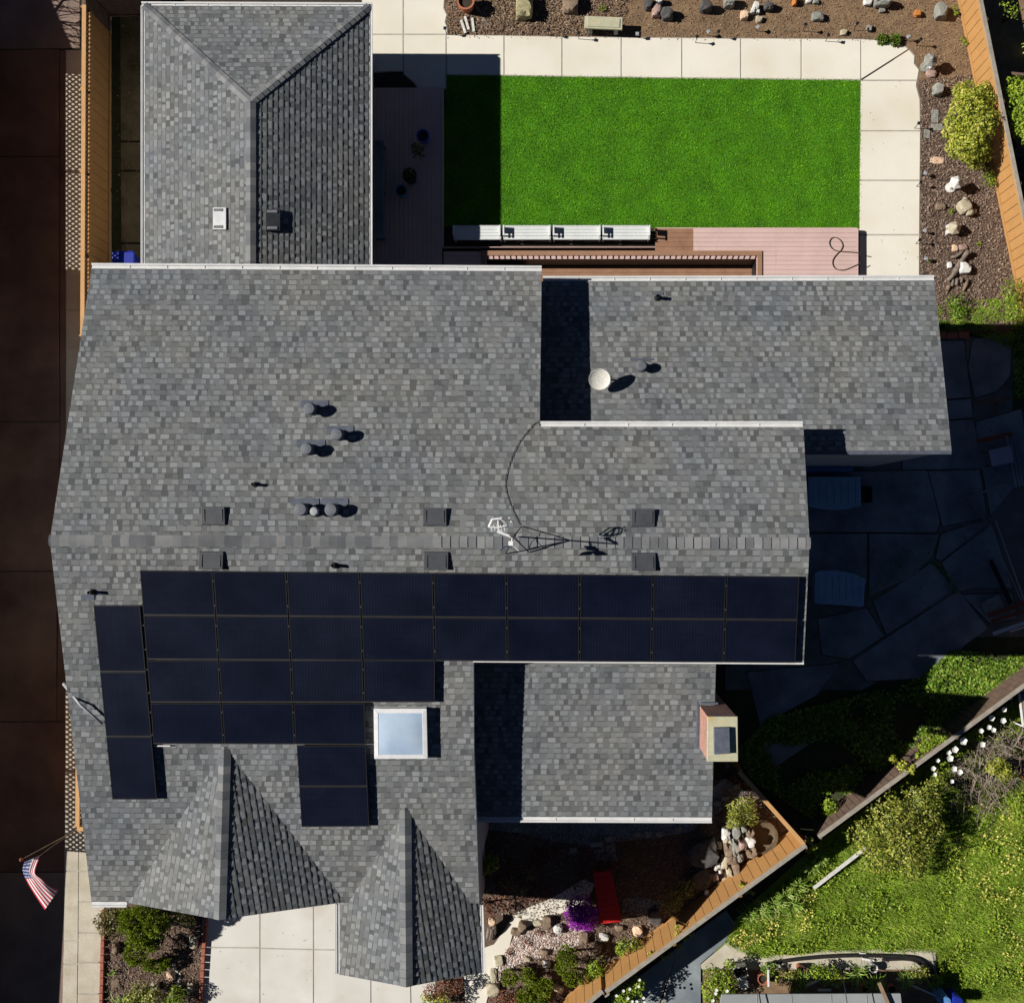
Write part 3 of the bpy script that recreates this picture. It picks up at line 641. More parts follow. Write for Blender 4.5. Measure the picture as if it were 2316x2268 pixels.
for i in range(N_):
    for j in range(N_): a_ = i * (N_ + 1) + j; dm.f.append((a_, a_ + 1, a_ + N_ + 2, a_ + N_ + 1)[::-1])
dm.build('pane', MT['glass'], sk, smooth=True)
# white conduit over the west rake and the small stub by the panels
MB().tube([P(144, 1546, 6.15), rS(190, 1592) + Vector((0, 0, .16)), rS(238, 1634) + Vector((0, 0, .14))], [.04, .03, .026], 10).build('service_mast', MT['galv'], house, smooth=True)
MB().tube([rS(352, 1685) + Vector((0, 0, .07)), rS(388, 1685) + Vector((0, 0, .07))], .018, 8).build('conduit', MT['plastic'], house)

# ---- garage, north west
garage = thing('garage', 'low hip roofed garage with white edge trim beside the orange fence', 'garage', P(580, 300, 0))
ge = 2.55
gTL, gTR = P(328, 14, ge), P(834, 16, ge); apex = P(567, 232, 3.72)
xl, xr, ys = gTL.x, gTR.x, P(500, 690, 3.0).y
HL = Plane(gTL, Vector((xl, ys, ge)), apex); HR = Plane(gTR, Vector((xr, ys, ge)), apex); HN = Plane(gTL, gTR, apex)
rb = Vector((apex.x, ys, apex.z))
gl = roof_part('roof', [[gTL, Vector((xl, ys, ge)), HL.at(rb), apex]], HL, garage, gTL, T=.015); gr = roof_part('roof', [[gTR, Vector((xr, ys, ge)), HR.at(rb), apex]], HR, garage, gTR, T=.015)
gn = roof_part('roof', [[gTL, gTR, apex]], HN, garage, gTL, T=.015)
cap_line(gl, rb, apex, HL.n, HR.n, half=.13); cap_line(gn, apex, gTR, HN.n, HR.n, half=.11, step=.19); cap_line(gn, apex, gTL, HN.n, HL.n, half=.11, lift=.022)
gutter(gl, gTL, Vector((xl, ys, ge)), (-1, 0, 0), .10); gutter(gr, gTR, Vector((xr, ys, ge)), (1, 0, 0), .085); gutter(gn, gTL + Vector((-.1, 0, 0)), gTR + Vector((.085, 0, 0)), (0, 1, 0), .10)
gb = MB(); gb.prism([(xl + .4, ys), (xr - .35, ys), (xr - .35, gTL.y - .35), (xl + .4, gTL.y - .35)], -.1, ge - .15); gb.build('wall', MT['stucco'], garage)
def gvent(pl, x0, y0, x1, y1, m, bm, h):
    c = [pl.ray(x0, y0), pl.ray(x1, y0), pl.ray(x1, y1), pl.ray(x0, y1)]; n = pl.n
    v = MB().slab(c, n * .01, n * h).build('roof_vent', MT[m], garage, bevel=.008)
    s = MB()
    for t in (.12, .88):
        a_, b_ = c[0].lerp(c[3], t), c[1].lerp(c[2], t); s.bar(a_.lerp(b_, .1) + n * (h + .008), a_.lerp(b_, .78) + n * (h + .008), .07, .012)
    s.build('vent_slot', MT[bm], v)
gvent(HL, 485, 471, 515, 521, 'galv', 'vent', .07); gvent(HR, 600, 475, 633, 524, 'vent', 'galv', .10)

# ================================================================ solar panels (each one a thing lying on the south slope)
ORD = ['first', 'second', 'third', 'fourth', 'fifth', 'sixth', 'seventh', 'eighth', 'ninth']
PP = ES.off(.15)
def panels(q, nc, nr, labels, port=False):
    c = [PP.ray(*p) for p in q]; n = PP.n; k = 0
    def at(s, t): return c[0].lerp(c[1], s).lerp(c[3].lerp(c[2], s), t)
    for r in range(nr):
        for j in range(nc):
            p = [at((j + a) / nc, (r + b) / nr) for a, b in ((0, 0), (1, 0), (1, 1), (0, 1))]
            m = sum(p, Vector()) / 4
            gx, gy = (p[1] - p[0]).normalized() * .012, (p[3] - p[0]).normalized() * .012
            p = [p[0] + gx + gy, p[1] - gx + gy, p[2] - gx - gy, p[3] + gx - gy]
            t = thing('solar_panel', labels[k], 'solar panel', m, 'black solar panels on the main roof'); k += 1
            e = .022; fx, fy = (p[1] - p[0]).normalized() * e, (p[3] - p[0]).normalized() * e
            i = [p[0] + fx + fy, p[1] - fx + fy, p[2] - fx - fy, p[3] + fx - fy]
            fr = MB()
            for a in range(4):
                b = (a + 1) % 4; fr.hexa([p[a] - n * .04, p[b] - n * .04, i[b] - n * .04, i[a] - n * .04, p[a], p[b], i[b], i[a]])
            for s in (.22, .78):                           # mounting feet down to the shingles
                for tt in (.15, .85):
                    f = p[0].lerp(p[1], s).lerp(p[3].lerp(p[2], s), tt); fr.bar(f - n * .04, f - n * .15, .05, .05)
            fr.build('panel_frame', MT['frame'], t)
            g = MB(); g.slab(i, -n * .03, -n * .004)
            uvq = [(0, 0), (1, 0), (1, 1), (0, 1)] if not port else [(0, 0), (0, 1), (1, 1), (1, 0)]
            g.uv = [[(.5, .5)] * 4 for _ in g.f]; g.uv[1] = uvq; g.uv[0] = uvq
            g.build('cell_sheet', MT['cells'], t)
            cl = MB()                                      # clamps and the rail showing in the gap above
            for s in (.22, .78):
                f = p[0].lerp(p[3], s) - gx; cl.bar(f - n * .05, f + n * .006, .03, .04)
            f0, f1_ = p[3] + gy - n * .022, p[2] + gy - n * .022
            cl.bar(f0, f1_, .010, .02)
            cl.build('clamp', MT['rackrail'], t)
lab = []
for r, nm in enumerate(('long row nearest the ridge', 'second long row')):
    for j in range(9): lab.append('solar panel, %s from the left in the %s' % (ORD[j], nm))
panels([(315, 1289), (1809, 1303), (1800, 1499), (331, 1491)], 9, 2, lab)
panels([(331, 1492), (985, 1492), (984, 1588), (339, 1588)], 4, 1, ['black solar panel, %s from the left in the row of four' % ORD[j] for j in range(4)])
panels([(339, 1589), (825, 1589), (828, 1684), (346, 1682)], 3, 1, ['solar panel, %s from the left, row of three above the gable' % ORD[j] for j in range(3)])
panels([(210, 1368), (317, 1368), (356, 1808), (253, 1808)], 1, 3, ['upright upright solar panel, %s of the west edge column' % a for a in ('topmost', 'middle one', 'lowest')], True)
panels([(670, 1685), (828, 1685), (836, 1869), (681, 1870)], 1, 2, ['black solar panel just left below the skylight, upper of a pair', 'black solar panel nearest the smaller gable, lower of a pair'])

# ================================================================ things standing on the roof
g = rW(1372, 858); dz = g.z
t = thing('satellite_dish', 'round off white satellite dish on a short mast over the wing roof', 'satellite dish', g)
cz = dz + .42; ctr = P(1356, 857, cz); ax = Vector((.02, -.42, 1)).normalized(); rad = 24.5 * K(cz)
ux = ax.orthogonal().normalized(); uy = ax.cross(ux); dish = MB(); nseg = 32
for k, (rr, dd) in enumerate(((0.001, 0), (.35, .004), (.7, .022), (.97, .05), (1.0, .056), (1.0, .046), (.7, .008), (.3, -.012), (.001, -.016))):
    for s in range(nseg):
        a = 2 * math.pi * s / nseg; dish.v.append(tuple(ctr + (ux * math.cos(a) + uy * math.sin(a)) * rad * rr + ax * dd))
for k in range(8):
    for s in range(nseg): dish.f.append((k * nseg + s, k * nseg + (s + 1) % nseg, (k + 1) * nseg + (s + 1) % nseg, (k + 1) * nseg + s))
dish.build('reflector', M('spotted dish enamel', (.70, .69, .65), (.52, .51, .46), 22, .6, 80, 0), t, smooth=True)
MB().tube([g, g + Vector((0, 0, .2)), ctr - ax * .03], .022, 8).build('mast', MT['galv'], t)
MB().box(g + Vector((0, 0, .015)), (.16, .16, .02)).build('foot_plate', MT['galv'], t)

base = P(1166, 1213, ZR + .05)
t = thing('roof_antenna', 'white loop aerial and small dish on a tripod mast at the ridge', 'antenna', base)
hm = 1.75; top = base + Vector((0, 0, hm))
MB().tube([base, top], .017, 8).build('mast', MT['galv'], t)
leg = [rN(1180, 1190) + Vector((0, 0, .03)), rS(1144, 1252) + Vector((0, 0, .03)), rS(1196, 1248) + Vector((0, 0, .03))]
for l in leg: MB().tube([l, base + Vector((0, 0, .95))], .013, 6).build('leg', MT['black'], t)
br = MB()
for i in range(3): br.tube([leg[i].lerp(base + Vector((0, 0, .95)), .35), base + Vector((0, 0, .33))], .007, 6)
br.build('brace', MT['black'], t)
lp = MB()                                                # flat trapezoid wire loops and their boom
lc = P(1127, 1184, ZR + 1.75); lc.z = top.z
for dz_, s in ((0, 1.0), (.07, .86)):
    pts = [lc + Vector((a_ * s, b_ * s, dz_ + b_ * .4)) for a_, b_ in ((-.21, -.07), (-.13, .10), (.08, .12), (.21, -.05), (.0, -.10), (-.21, -.07))]; lp.tube(pts, .017, 6)
lp.tube([lc + Vector((.0, .12, .05)), lc + Vector((.02, -.14, 0)), top], .02, 6)
for k in range(5): lp.tube([lc + Vector((-.16 + .07 * k, -.02, .03)), lc + Vector((-.13 + .07 * k, -.16, .0))], .009, 5)
lp.tube([lc + Vector((-.02, -.16, 0)), top + Vector((-.03, .03, 0))], .03, 6)
for a_, b_ in ((.24, .12), (.2, .0), (.28, .04)): lp.rock(lc + Vector((a_, b_, .02)), (.04, .04, .04), a_ * 9, .1, 1)
lp.build('loop_element', MT['plastic'], t)
d2 = MB(); c0 = base + Vector((-.06, -.12, 1.28))
for k in range(9):
    a = R(-50 + 100 * k / 8); d2.v += [tuple(c0 + Vector((.26 * math.sin(a), -.10 + .14 * (1 - math.cos(a)) * -2, -.10))), tuple(c0 + Vector((.26 * math.sin(a), -.06 + .14 * (1 - math.cos(a)) * -2, .12)))]
for k in range(8): d2.f.append((2 * k, 2 * k + 2, 2 * k + 3, 2 * k + 1))
d2.box(c0 + Vector((.03, -.02, 0)), (.10, .10, .14)); d2.tube([c0 + Vector((.05, 0, 0)), base + Vector((0, 0, 1.28))], .015, 6)
d2.build('panel_element', MT['plastic'], t)
pts = [(1219, 953), (1206, 962), (1190, 980), (1172, 1005), (1158, 1035), (1148, 1065), (1143, 1092), (1146, 1115), (1154, 1140), (1165, 1165), (1176, 1187)]
def smooth_curve(pts, n=6):
    out = []
    for i in range(len(pts) - 1):
        p0, p1, p2, p3 = pts[max(i - 1, 0)], pts[i], pts[i + 1], pts[min(i + 2, len(pts) - 1)]
        for k in range(n):
            s = k / n; out.append(tuple(.5 * (2 * p1[a] + (p2[a] - p0[a]) * s + (2 * p0[a] - 5 * p1[a] + 4 * p2[a] - p3[a]) * s * s + (3 * p1[a] - p0[a] - 3 * p2[a] + p3[a]) * s ** 3) for a in range(len(p1))))
    return out + [tuple(pts[-1])]
tag(MB().tube([rN(x, y) + Vector((0, 0, .03)) for x, y in smooth_curve(pts)], .0075, 6).build('antenna_cable', MT['black'], None, True), 'thin black cable curving over the shingles to the aerial', 'cable')

# ================================================================ fences
def board_fence(name, label, a, b, h, face, m='fence', capm='greycap', lat=0.0, bw=.30, posts=2.4, base_rail=True, capw=.12):
    """a,b ground points; boards with open grooves, posts behind, bottom rail, cap board"""
    a = Vector((a[0], a[1], 0)); b = Vector((b[0], b[1], 0)); d = (b - a); Ln = d.length; d.normalize(); nn = Vector((d.y, -d.x, 0)) * face
    t = thing(name, label, 'fence', (a + b) / 2); mb = MB(); up = Vector((0, 0, 1)); hb = h - lat
    def blk(s0, s1, o0, o1, z0, z1, mb=mb):
        p = [a + d * s0 + nn * o0, a + d * s1 + nn * o0, a + d * s1 + nn * o1, a + d * s0 + nn * o1]
        mb.hexa([x + up * z0 for x in p] + [x + up * z1 for x in p])
    n = max(1, round(Ln / bw))
    for i in range(n):
        j = rng.uniform(-.004, .004); blk(i * Ln / n + .008, (i + 1) * Ln / n - .008, -.012 + j, .012 + j, .05, hb - .01)
    blk(0, Ln, -.03, -.013, .05, hb - .02)
    mb.build('board_panel', MT[m], t)
    if base_rail:
        for q in ((.017, .045, .04, .15), (.017, .04, hb - .12, hb)): r = MB(); blk(0, Ln, *q, r); r.build('rail', MT[m], t)
    c = MB(); blk(-.02, Ln + .02, -capw / 2 - .01, capw / 2 - .01, h, h + .035, c); c.build('cap_board', MT[capm], t, bevel=.005)
    k = max(1, round(Ln / posts))
    for i in range(k + 1):
        s = i * Ln / k; p = MB(); blk(max(0, s - .045), min(Ln, s + .045), -.12, -.031, 0, h - .002, p); p.build('post', MT[m], t)
    if lat:
        l = MB(); z0, z1 = hb + .01, h - .01; st = .125 if lat < .4 else .15
        for sgn in (1, -1):
            s = -lat
            while s < Ln + lat:
                s0, s1 = (s, s + (z1 - z0)) if sgn > 0 else (s + (z1 - z0), s)
                q0, q1 = min(max(s0, 0), Ln), min(max(s1, 0), Ln)
                if abs(q1 - q0) > .03:
                    zz = lambda q: z0 + (q - s0) / (s1 - s0) * (z1 - z0)
                    l.bar(a + d * q0 + nn * .006 * sgn + up * zz(q0), a + d * q1 + nn * .006 * sgn + up * zz(q1), .010, .036 if lat < .4 else .05)
                s += st
        l.build('lattice', MT['lattice'], t)
    return t
def gp(px, py, h):                                        # ground point under a fence top seen at px,py
    p = P(px, py, h); return (p.x, p.y)
hf = 1.62
board_fence('side_fence', 'orange fence with lattice top between driveway and garage', gp(192, 14, hf), gp(188, 760, hf), hf, -1, capm='fencecap', lat=.26)
board_fence('side_fence', 'short end of the orange fence beside the flagpole', gp(179, 1500, hf), gp(177, 1868, hf), hf, -1, capm='fencecap', lat=.26)
board_fence('fence_return', 'short orange return panel joining fence end to house corner', gp(177, 1873, hf), gp(215, 1873, hf), hf, -1, capm='fencecap')
board_fence('side_fence', 'dark old fence north of the lattice topped orange fence', gp(192, -260, 1.6), gp(191, 16, 1.6), 1.6, -1, m='oldwood', capm='oldwood')
board_fence('alley_gate', 'brown board gate closing the north end of the shaded alley', gp(196, -26, 1.6), gp(335, -26, 1.6), 1.6, 1, m='oldwood', capm='oldwood')
hf = 1.3
board_fence('garden_fence', 'long orange board fence along the east edge of the back garden', (P(2150, -85, 0).x, P(2150, -85, 0).y), (P(2330, 805, 0).x, P(2330, 805, 0).y), hf, 1, bw=.29)
hf = 1.55; c0, c1 = Vector((*gp(1821, 1910, hf), 0)), Vector((*gp(1371, 2240, hf), 0))
board_fence('front_fence', 'orange board fence running diagonally beside the rock fountain', (c0.x, c0.y), (c1.x, c1.y), hf, 1)
e1 = P(1230, 2297, 0)
board_fence('front_fence', 'lowest stretch of orange fence behind the corner post', (c1.x - .12, c1.y - .02), (e1.x, e1.y), hf - .05, 1, bw=.32)
e2 = Vector((*gp(1671, 1745, hf), 0))
board_fence('side_fence', 'orange fence arm from the corner back toward the house', (e2.x, e2.y), (c0.x - .06, c0.y + .03), hf, 1, capm='fencecap')
hf = 1.3; a, b = P(1828, 1861, 0), P(2420, 1425, 0)
board_fence('weathered_fence', 'weathered brown fence with grey cap crossing below the dark yard', (a.x, a.y), (b.x, b.y), hf, -1, m='oldwood', bw=.2)
pc = P(1371, 2243, 1.36); tag(MB().box((pc.x, pc.y - .05, .69), (.15, .15, 1.38), .6).build('corner_post', MT['greycap'], None, bevel=.01), 'grey weathered corner post where the orange fence steps down', 'post')
# the neighbour's side, just outside the picture to the west: what shades the driveway
XF = -17.40
def Y0(py): return (1190 - py) * K(0)
board_fence('neighbour_fence', 'tall solid fence beyond the driveway left of the photo, north part', (XF, Y0(98)), (XF, Y0(153)), 2.1, 1, m='oldwood', capm='oldwood')
board_fence('neighbour_fence', 'lattice topped fence left of the photo that shades the driveway by the garage', (XF, Y0(153)), (XF, Y0(602)), 2.12, 1, m='oldwood', capm='oldwood', lat=.5)
board_fence('neighbour_fence', 'tall solid fence left of the photo beside the main house', (XF, Y0(602)), (XF, Y0(1550)), 2.2, 1, m='oldwood', capm='oldwood')
board_fence('neighbour_fence', 'lattice topped fence left of the photo that shades the walkway by the flag', (XF, Y0(1550)), (XF, Y0(1911)), 2.3, 1, m='oldwood', capm='oldwood', lat=.68)
board_fence('neighbour_fence', 'low solid fence left of the photo beside the front driveway', (XF, Y0(1911)), (XF - .45, Y0(2500)), 1.58, 1, m='oldwood', capm='oldwood')
nb = thing('neighbour_house', 'pale neighbouring house beyond the driveway, left of the photo', 'house', Vector((-23, 17, 0)))
q = [(-19.95, 16.2), (-19.25, 14.6), (-26, 13.0), (-27, 22), (-22, 22)]
MB().prism(q, -.1, 3.0).build('wall', MT['stucco'], nb); MB().prism([(x - .25 if x < -21 else x, y) for x, y in q], 3.005, 3.2).build('roof', MT['shingle'], nb)
def bare_tree(name, label, base, h, spread, seed, n1=9, r0=.09):
    t = thing(name, label, 'tree', Vector(base)); rr = random.Random(seed); tr = MB(); b = Vector(base)
    tr.tube([b, b + Vector((.05, .02, h * .4)), b + Vector((.0, .06, h * .62))], [r0, r0 * .8, r0 * .6], 8); tr.build('trunk', MT['bark'], t)
    cr = MB()
    def grow(p, d, L, r, lev):
        pts = [p]; q = p.copy(); dd = d.copy()
        for _ in range(4):
            dd = (dd + Vector((rr.uniform(-.3, .3), rr.uniform(-.3, .3), rr.uniform(-.12, .16)))).normalized(); q = q + dd * L / 4; pts.append(q.copy())
        cr.tube(pts, [r, r * .85, r * .7, r * .55, r * .4], 5)
        if lev < 3:
            for k in range(3):
                i = rr.randint(1, 4); v = (dd + Vector((rr.uniform(-1, 1), rr.uniform(-1, 1), rr.uniform(-.2, .5)))).normalized(); grow(pts[i], v, L * .66, r * .5, lev + 1)
    for k in range(n1):
        a = 2 * math.pi * k / n1 + rr.uniform(-.3, .3); grow(b + Vector((0, 0.04, h * rr.uniform(.4, .62))), Vector((math.cos(a), math.sin(a), rr.uniform(.1, .6))).normalized(), spread * rr.uniform(.6, 1), r0 * .5, 0)
    cr.build('crown', MT['bark'], t); return t
bare_tree('bare_tree', 'leafless tree left of the photo throwing branch shadows on the walkway', (-17.8, 15.4, 0), 2.6, 1.25, 4)

# ================================================================ flag on its pole
pb, pt = P(180, 1873, 1.45), P(49, 1943, 2.75)
t = thing('flag', 'red white and blue striped flag hanging from a slanted pole above the driveway', 'flag', Vector((pb.x, pb.y, 1.45)))
MB().tube([pb, pt], [.017, .013], 8).build('flagpole', MT['wood'], t)
MB().lathe(tuple(pt - Vector((0, 0, .03))), [(.01, 0), (.05, .03), (.055, .06), (.03, .095), (.005, .11)], 10).build('finial', MT['redwood'], t)
MB().tube([P(168, 1880, 1.5), P(120, 1912, 2.0), P(92, 1933, 2.35)], .007, 5).build('cord', MT['wood'], t)
Lp = smooth_curve([(55, 1948, 2.62), (51, 1968, 2.5), (62, 1996, 2.3), (81, 2027, 2.05), (101, 2057, 1.85)], 5)
Rp = smooth_curve([(92, 1933, 2.50), (79, 1972, 2.58), (96, 1988, 2.46), (114, 2003, 2.22), (132, 2012, 2.02)], 5)
fb = MB(); n = len(Lp); W_ = 24
for i in range(n):
    for k in range(W_ + 1):
        s = k / W_
        q = [(1 - s) * Lp[i][a] + s * Rp[i][a] for a in range(3)]; q[2] += (.05 * math.sin(s * math.pi) + .014 * math.sin(s * 13 + i * .3)) * min(1, i / 5)
        fb.v.append(tuple(P(*q)))
for i in range(n - 1):
    for k in range(W_):
        a = i * (W_ + 1) + k; fb.f.append((a, a + W_ + 1, a + W_ + 2, a + 1))
        u0, u1, v0, v1_ = i / (n - 1), (i + 1) / (n - 1), k / W_, (k + 1) / W_; fb.uv.append([(u0, v0), (u1, v0), (u1, v1_), (u0, v1_)])
fb.build('flag_cloth', MT['flag'], t, smooth=True)

# ================================================================ garden deck, rail and benches
dk = thing('garden_deck', 'pink composite deck wrapping the lawn with a brown section and edge trim', 'deck', P(1700, 580, 0))
ZD = .27; bd = MB(); tr = MB(); bw = .137; gap = .006
yA, yB = P(0, 517, ZD).y, P(0, 700, ZD).y; xA, xB = P(1003, 0, ZD).x, P(1939, 0, ZD).x; xm = P(1568, 0, ZD).x; xs = P(1482, 0, ZD).x; yl = P(0, 560, ZD).y
jx = [P(x, 0, ZD).x for x in (1180, 1340, 1572, 1755, 1939)]
y = yA; i = 0; br_ = MB()
while y > yB:
    y0, y1 = y - bw + gap, y
    if y1 > yl + .02:
        bd.prism([(xm, y0), (xB, y0), (xB, y1), (xm, y1)], ZD - .03, ZD); br_.prism([(xs, y0), (xm - gap, y0), (xm - gap, y1), (xs, y1)], ZD - .03, ZD - .004)
    else:
        e = [xA] + [x + (0 if i % 2 else .0) for x in jx]
        for k in range(len(e) - 1):
            cuts = sorted({e[k], e[k + 1]} | {v for v in (PX0, PX1) if e[k] < v < e[k + 1]})
            for s0, s1 in zip(cuts, cuts[1:]):
                over = s0 > PX0 - .001 and s1 < PX1 + .001
                lo = max(y0, PY1) if over else y0
                if y1 - lo > .01 and s1 - s0 > .02: bd.prism([(s0 + .002, lo), (s1 - .002, lo), (s1 - .002, y1), (s0 + .002, y1)], ZD - .03, ZD)
    y -= bw; i += 1
yt, yb = P(0, 199, ZD).y, P(0, 700, ZD).y; x = P(820, 0, ZD).x; xe = P(1000, 0, ZD).x
while x < xe - .02:
    x1 = min(x + bw - gap, xe); bd.prism([(x, yb), (x1, yb), (x1, yt), (x, yt)], ZD - .03, ZD); x += bw
bd.build('deck_boards', MT['deck'], dk); br_.build('brown_boards', MT['deckb'], dk)
tr.box(((xe + xe) / 2 + .012, (yt + yl) / 2, ZD / 2), (.025, yt - yl, ZD + .01)); tr.box((xB + .014, (yA + yB) / 2, ZD / 2), (.028, yA - yB, ZD + .008)); tr.box(((xs + xB) / 2, yA + .014, ZD / 2), (xB - xs, .026, ZD - .01))
tr.box(((xe + xs) / 2, yl + .012, ZD / 2), (xs - xe, .022, ZD - .012)); tr.build('edge_trim', MT['deck'], dk)
# flush brown border round the sunken walkway, thin black bars along its edge
rl = thing('deck_border', 'brown board border with thin black bars around the sunken walkway by the eave', 'border', P(1400, 590, ZD))
zr = ZD + .035; xl_, xr_ = P(1088, 0, zr).x, P(1724, 0, zr).x; yt_, yb_ = P(0, 567, zr).y, PY0; rw = .145
for q in ([(xl_, yt_ - rw), (xr_, yt_ - rw), (xr_, yt_), (xl_, yt_)], [(xl_, yb_), (xl_ + rw, yb_), (xl_ + rw, yt_ - rw - .002), (xl_, yt_ - rw - .002)], [(xr_ - rw, yb_), (xr_, yb_), (xr_, yt_ - rw - .002), (xr_ - rw, yt_ - rw - .002)]):
    MB().prism(q, ZD + .003, zr).build('border_board', MT['rail'], rl, bevel=.006)
ns = int((xr_ - xl_ - .3) / .172)
for k in range(ns + 1):
    xx = xl_ + .18 + (xr_ - xl_ - .36) * k / ns; dx = -(xx / 8.0) * .06
    MB().bar((xx, yt_ - rw - .004, ZD + .012), (xx + dx, PY1 + .004, ZD + .012), .02, .016).build('bar', MT['black'], rl)
pw = MB(); zf = -.55
for x0, x1, y0, y1 in ((PX0 - .06, PX0, PY0, PY1), (PX1, PX1 + .06, PY0, PY1), (PX0 - .06, PX1 + .06, PY1, PY1 + .05)): pw.prism([(x0, y0), (x1, y0), (x1, y1), (x0, y1)], zf - .1, ZD - .035)
pw.build('pit_wall', MT['black'], rl)
st = MB(); y = PY1 - .01; k = 0
while y > PY0:
    st.prism([(PX0, y - .19), (PX1, y - .19), (PX1, y), (PX0, y)], zf - .05, zf + (k % 2) * .004); y -= .196; k += 1
tag(st.build('brown_walkway', MT['deckb']), 'sunken brown boards between deck border and house eave', 'boardwalk')
# four white backless benches
def bench(x0, x1, label, first=[None]):
    zs = .46; a, b = P(x0, 512, zs), P(x1, 540.5, zs); c = Vector(((a.x + b.x) / 2, (a.y + b.y) / 2, 0))
    if first[0] is not None: return dup(first[0], c, 0, label)
    t = thing('white_bench', label, 'bench', c, 'white benches between the lawn and the deck'); first[0] = t
    Lx, Ly = b.x - a.x, a.y - b.y
    s = MB()
    for k in range(4): s.box((c.x, b.y + Ly * (k + .5) / 4, zs - .015), (Lx - .05, Ly / 4 - .006, .03))
    s.build('seat', MT['bench'], t, bevel=.004)
    MB().box((c.x, b.y - .012, zs - .03), (Lx, .022, .085)).build('apron', MT['bench'], t); MB().box((c.x, a.y + .012, zs - .03), (Lx - .08, .022, .085)).build('apron', MT['bench'], t)
    for sx in (-1, 1):
        xx = c.x + sx * (Lx / 2 - .02)
        for yy in (a.y - .04, b.y + .05): MB().box((xx, yy, .23), (.05, .05, .46)).build('leg', MT['bench'], t)
        m = MB(); m.box((xx, a.y - .05, zs + .10), (.035, .05, .2)); m.box((xx, b.y + .09, zs + .10), (.03, .04, .2)); m.box((xx, c.y + .06, zs + .10), (.028, Ly * .42, .18)); m.box((xx, c.y + .01, zs + .205), (.045, Ly * .82, .025)); m.build('armrest', MT['bench'], t, bevel=.006)
    return t
bench(1026, 1133, 'white bench half in the garage shadow, leftmost of four by the lawn')
bench(1138, 1246, 'white bench second from the left beside the lawn, fully sunlit'); bench(1251, 1358, 'white bench third from the left between lawn and deck railing'); bench(1362, 1470, 'white bench at the right end of the row, next to brown boards')
tag(MB().tube([P(x, y, ZD + .016) for x, y in smooth_curve([(1948, 594), (1930, 603), (1908, 611), (1892, 609), (1884, 600), (1884, 588), (1892, 576), (1902, 566), (1906, 555), (1900, 543), (1888, 537), (1879, 541), (1876, 551), (1882, 562), (1894, 568), (1912, 570), (1930, 571), (1950, 574)])], .014, 6).build('garden_hose', MT['hosebr'], None, True), 'thin brown hose looped on the pink deck', 'hose')
sl_ = thing('deck_bench', 'long dark slatted bench in the shade beside the garage wall', 'bench', P(857, 430, ZD)); s = MB(); p0, p1 = P(846, 318, .7), P(868, 540, .7)
for k in range(5): xx = p0.x + (p1.x - p0.x) * (k + .5) / 5; s.box((xx, (p0.y + p1.y) / 2, .70), (.05, p0.y - p1.y, .03))
s.build('seat', MT['slab'], sl_)
for yy in (p0.y - .1, (p0.y + p1.y) / 2, p1.y + .1): MB().box(((p0.x + p1.x) / 2, yy, .48), (.26, .06, .42)).build('leg', MT['slab'], sl_)
def pot(name, label, px, py, r_px, h, m, z0=0.0, soil=True, cat='flower pot'):
    p = P(px, py, z0 + h); r = r_px * K(z0 + h); t = thing(name, label, cat, Vector((p.x, p.y, z0)))
    MB().lathe((p.x, p.y, z0), [(r * .7, 0), (r * .92, h * .8), (r, h * .9), (r, h), (r * .80, h), (r * .76, h * .8)], 22).build('pot_body', MT[m], t, smooth=False)
    if soil: MB().lathe((p.x, p.y, z0), [(r * .3, h * .74), (r * .77, h * .80), (r * .3, h * .82)], 14).build('soil', MT['soil'], t)
    return t
pot('flower_pot', 'deep blue glazed pot on the shaded deck', 956, 307, 14.5, .36, 'potblue', ZD); pot('flower_pot', 'pale blue glazed pot near the deck bench', 907, 431, 14.5, .36, 'potteal', ZD)
pot('plant_tub', 'dark round tub beside the pale blue pot', 926, 396, 16, .4, 'black', ZD, cat='tub')

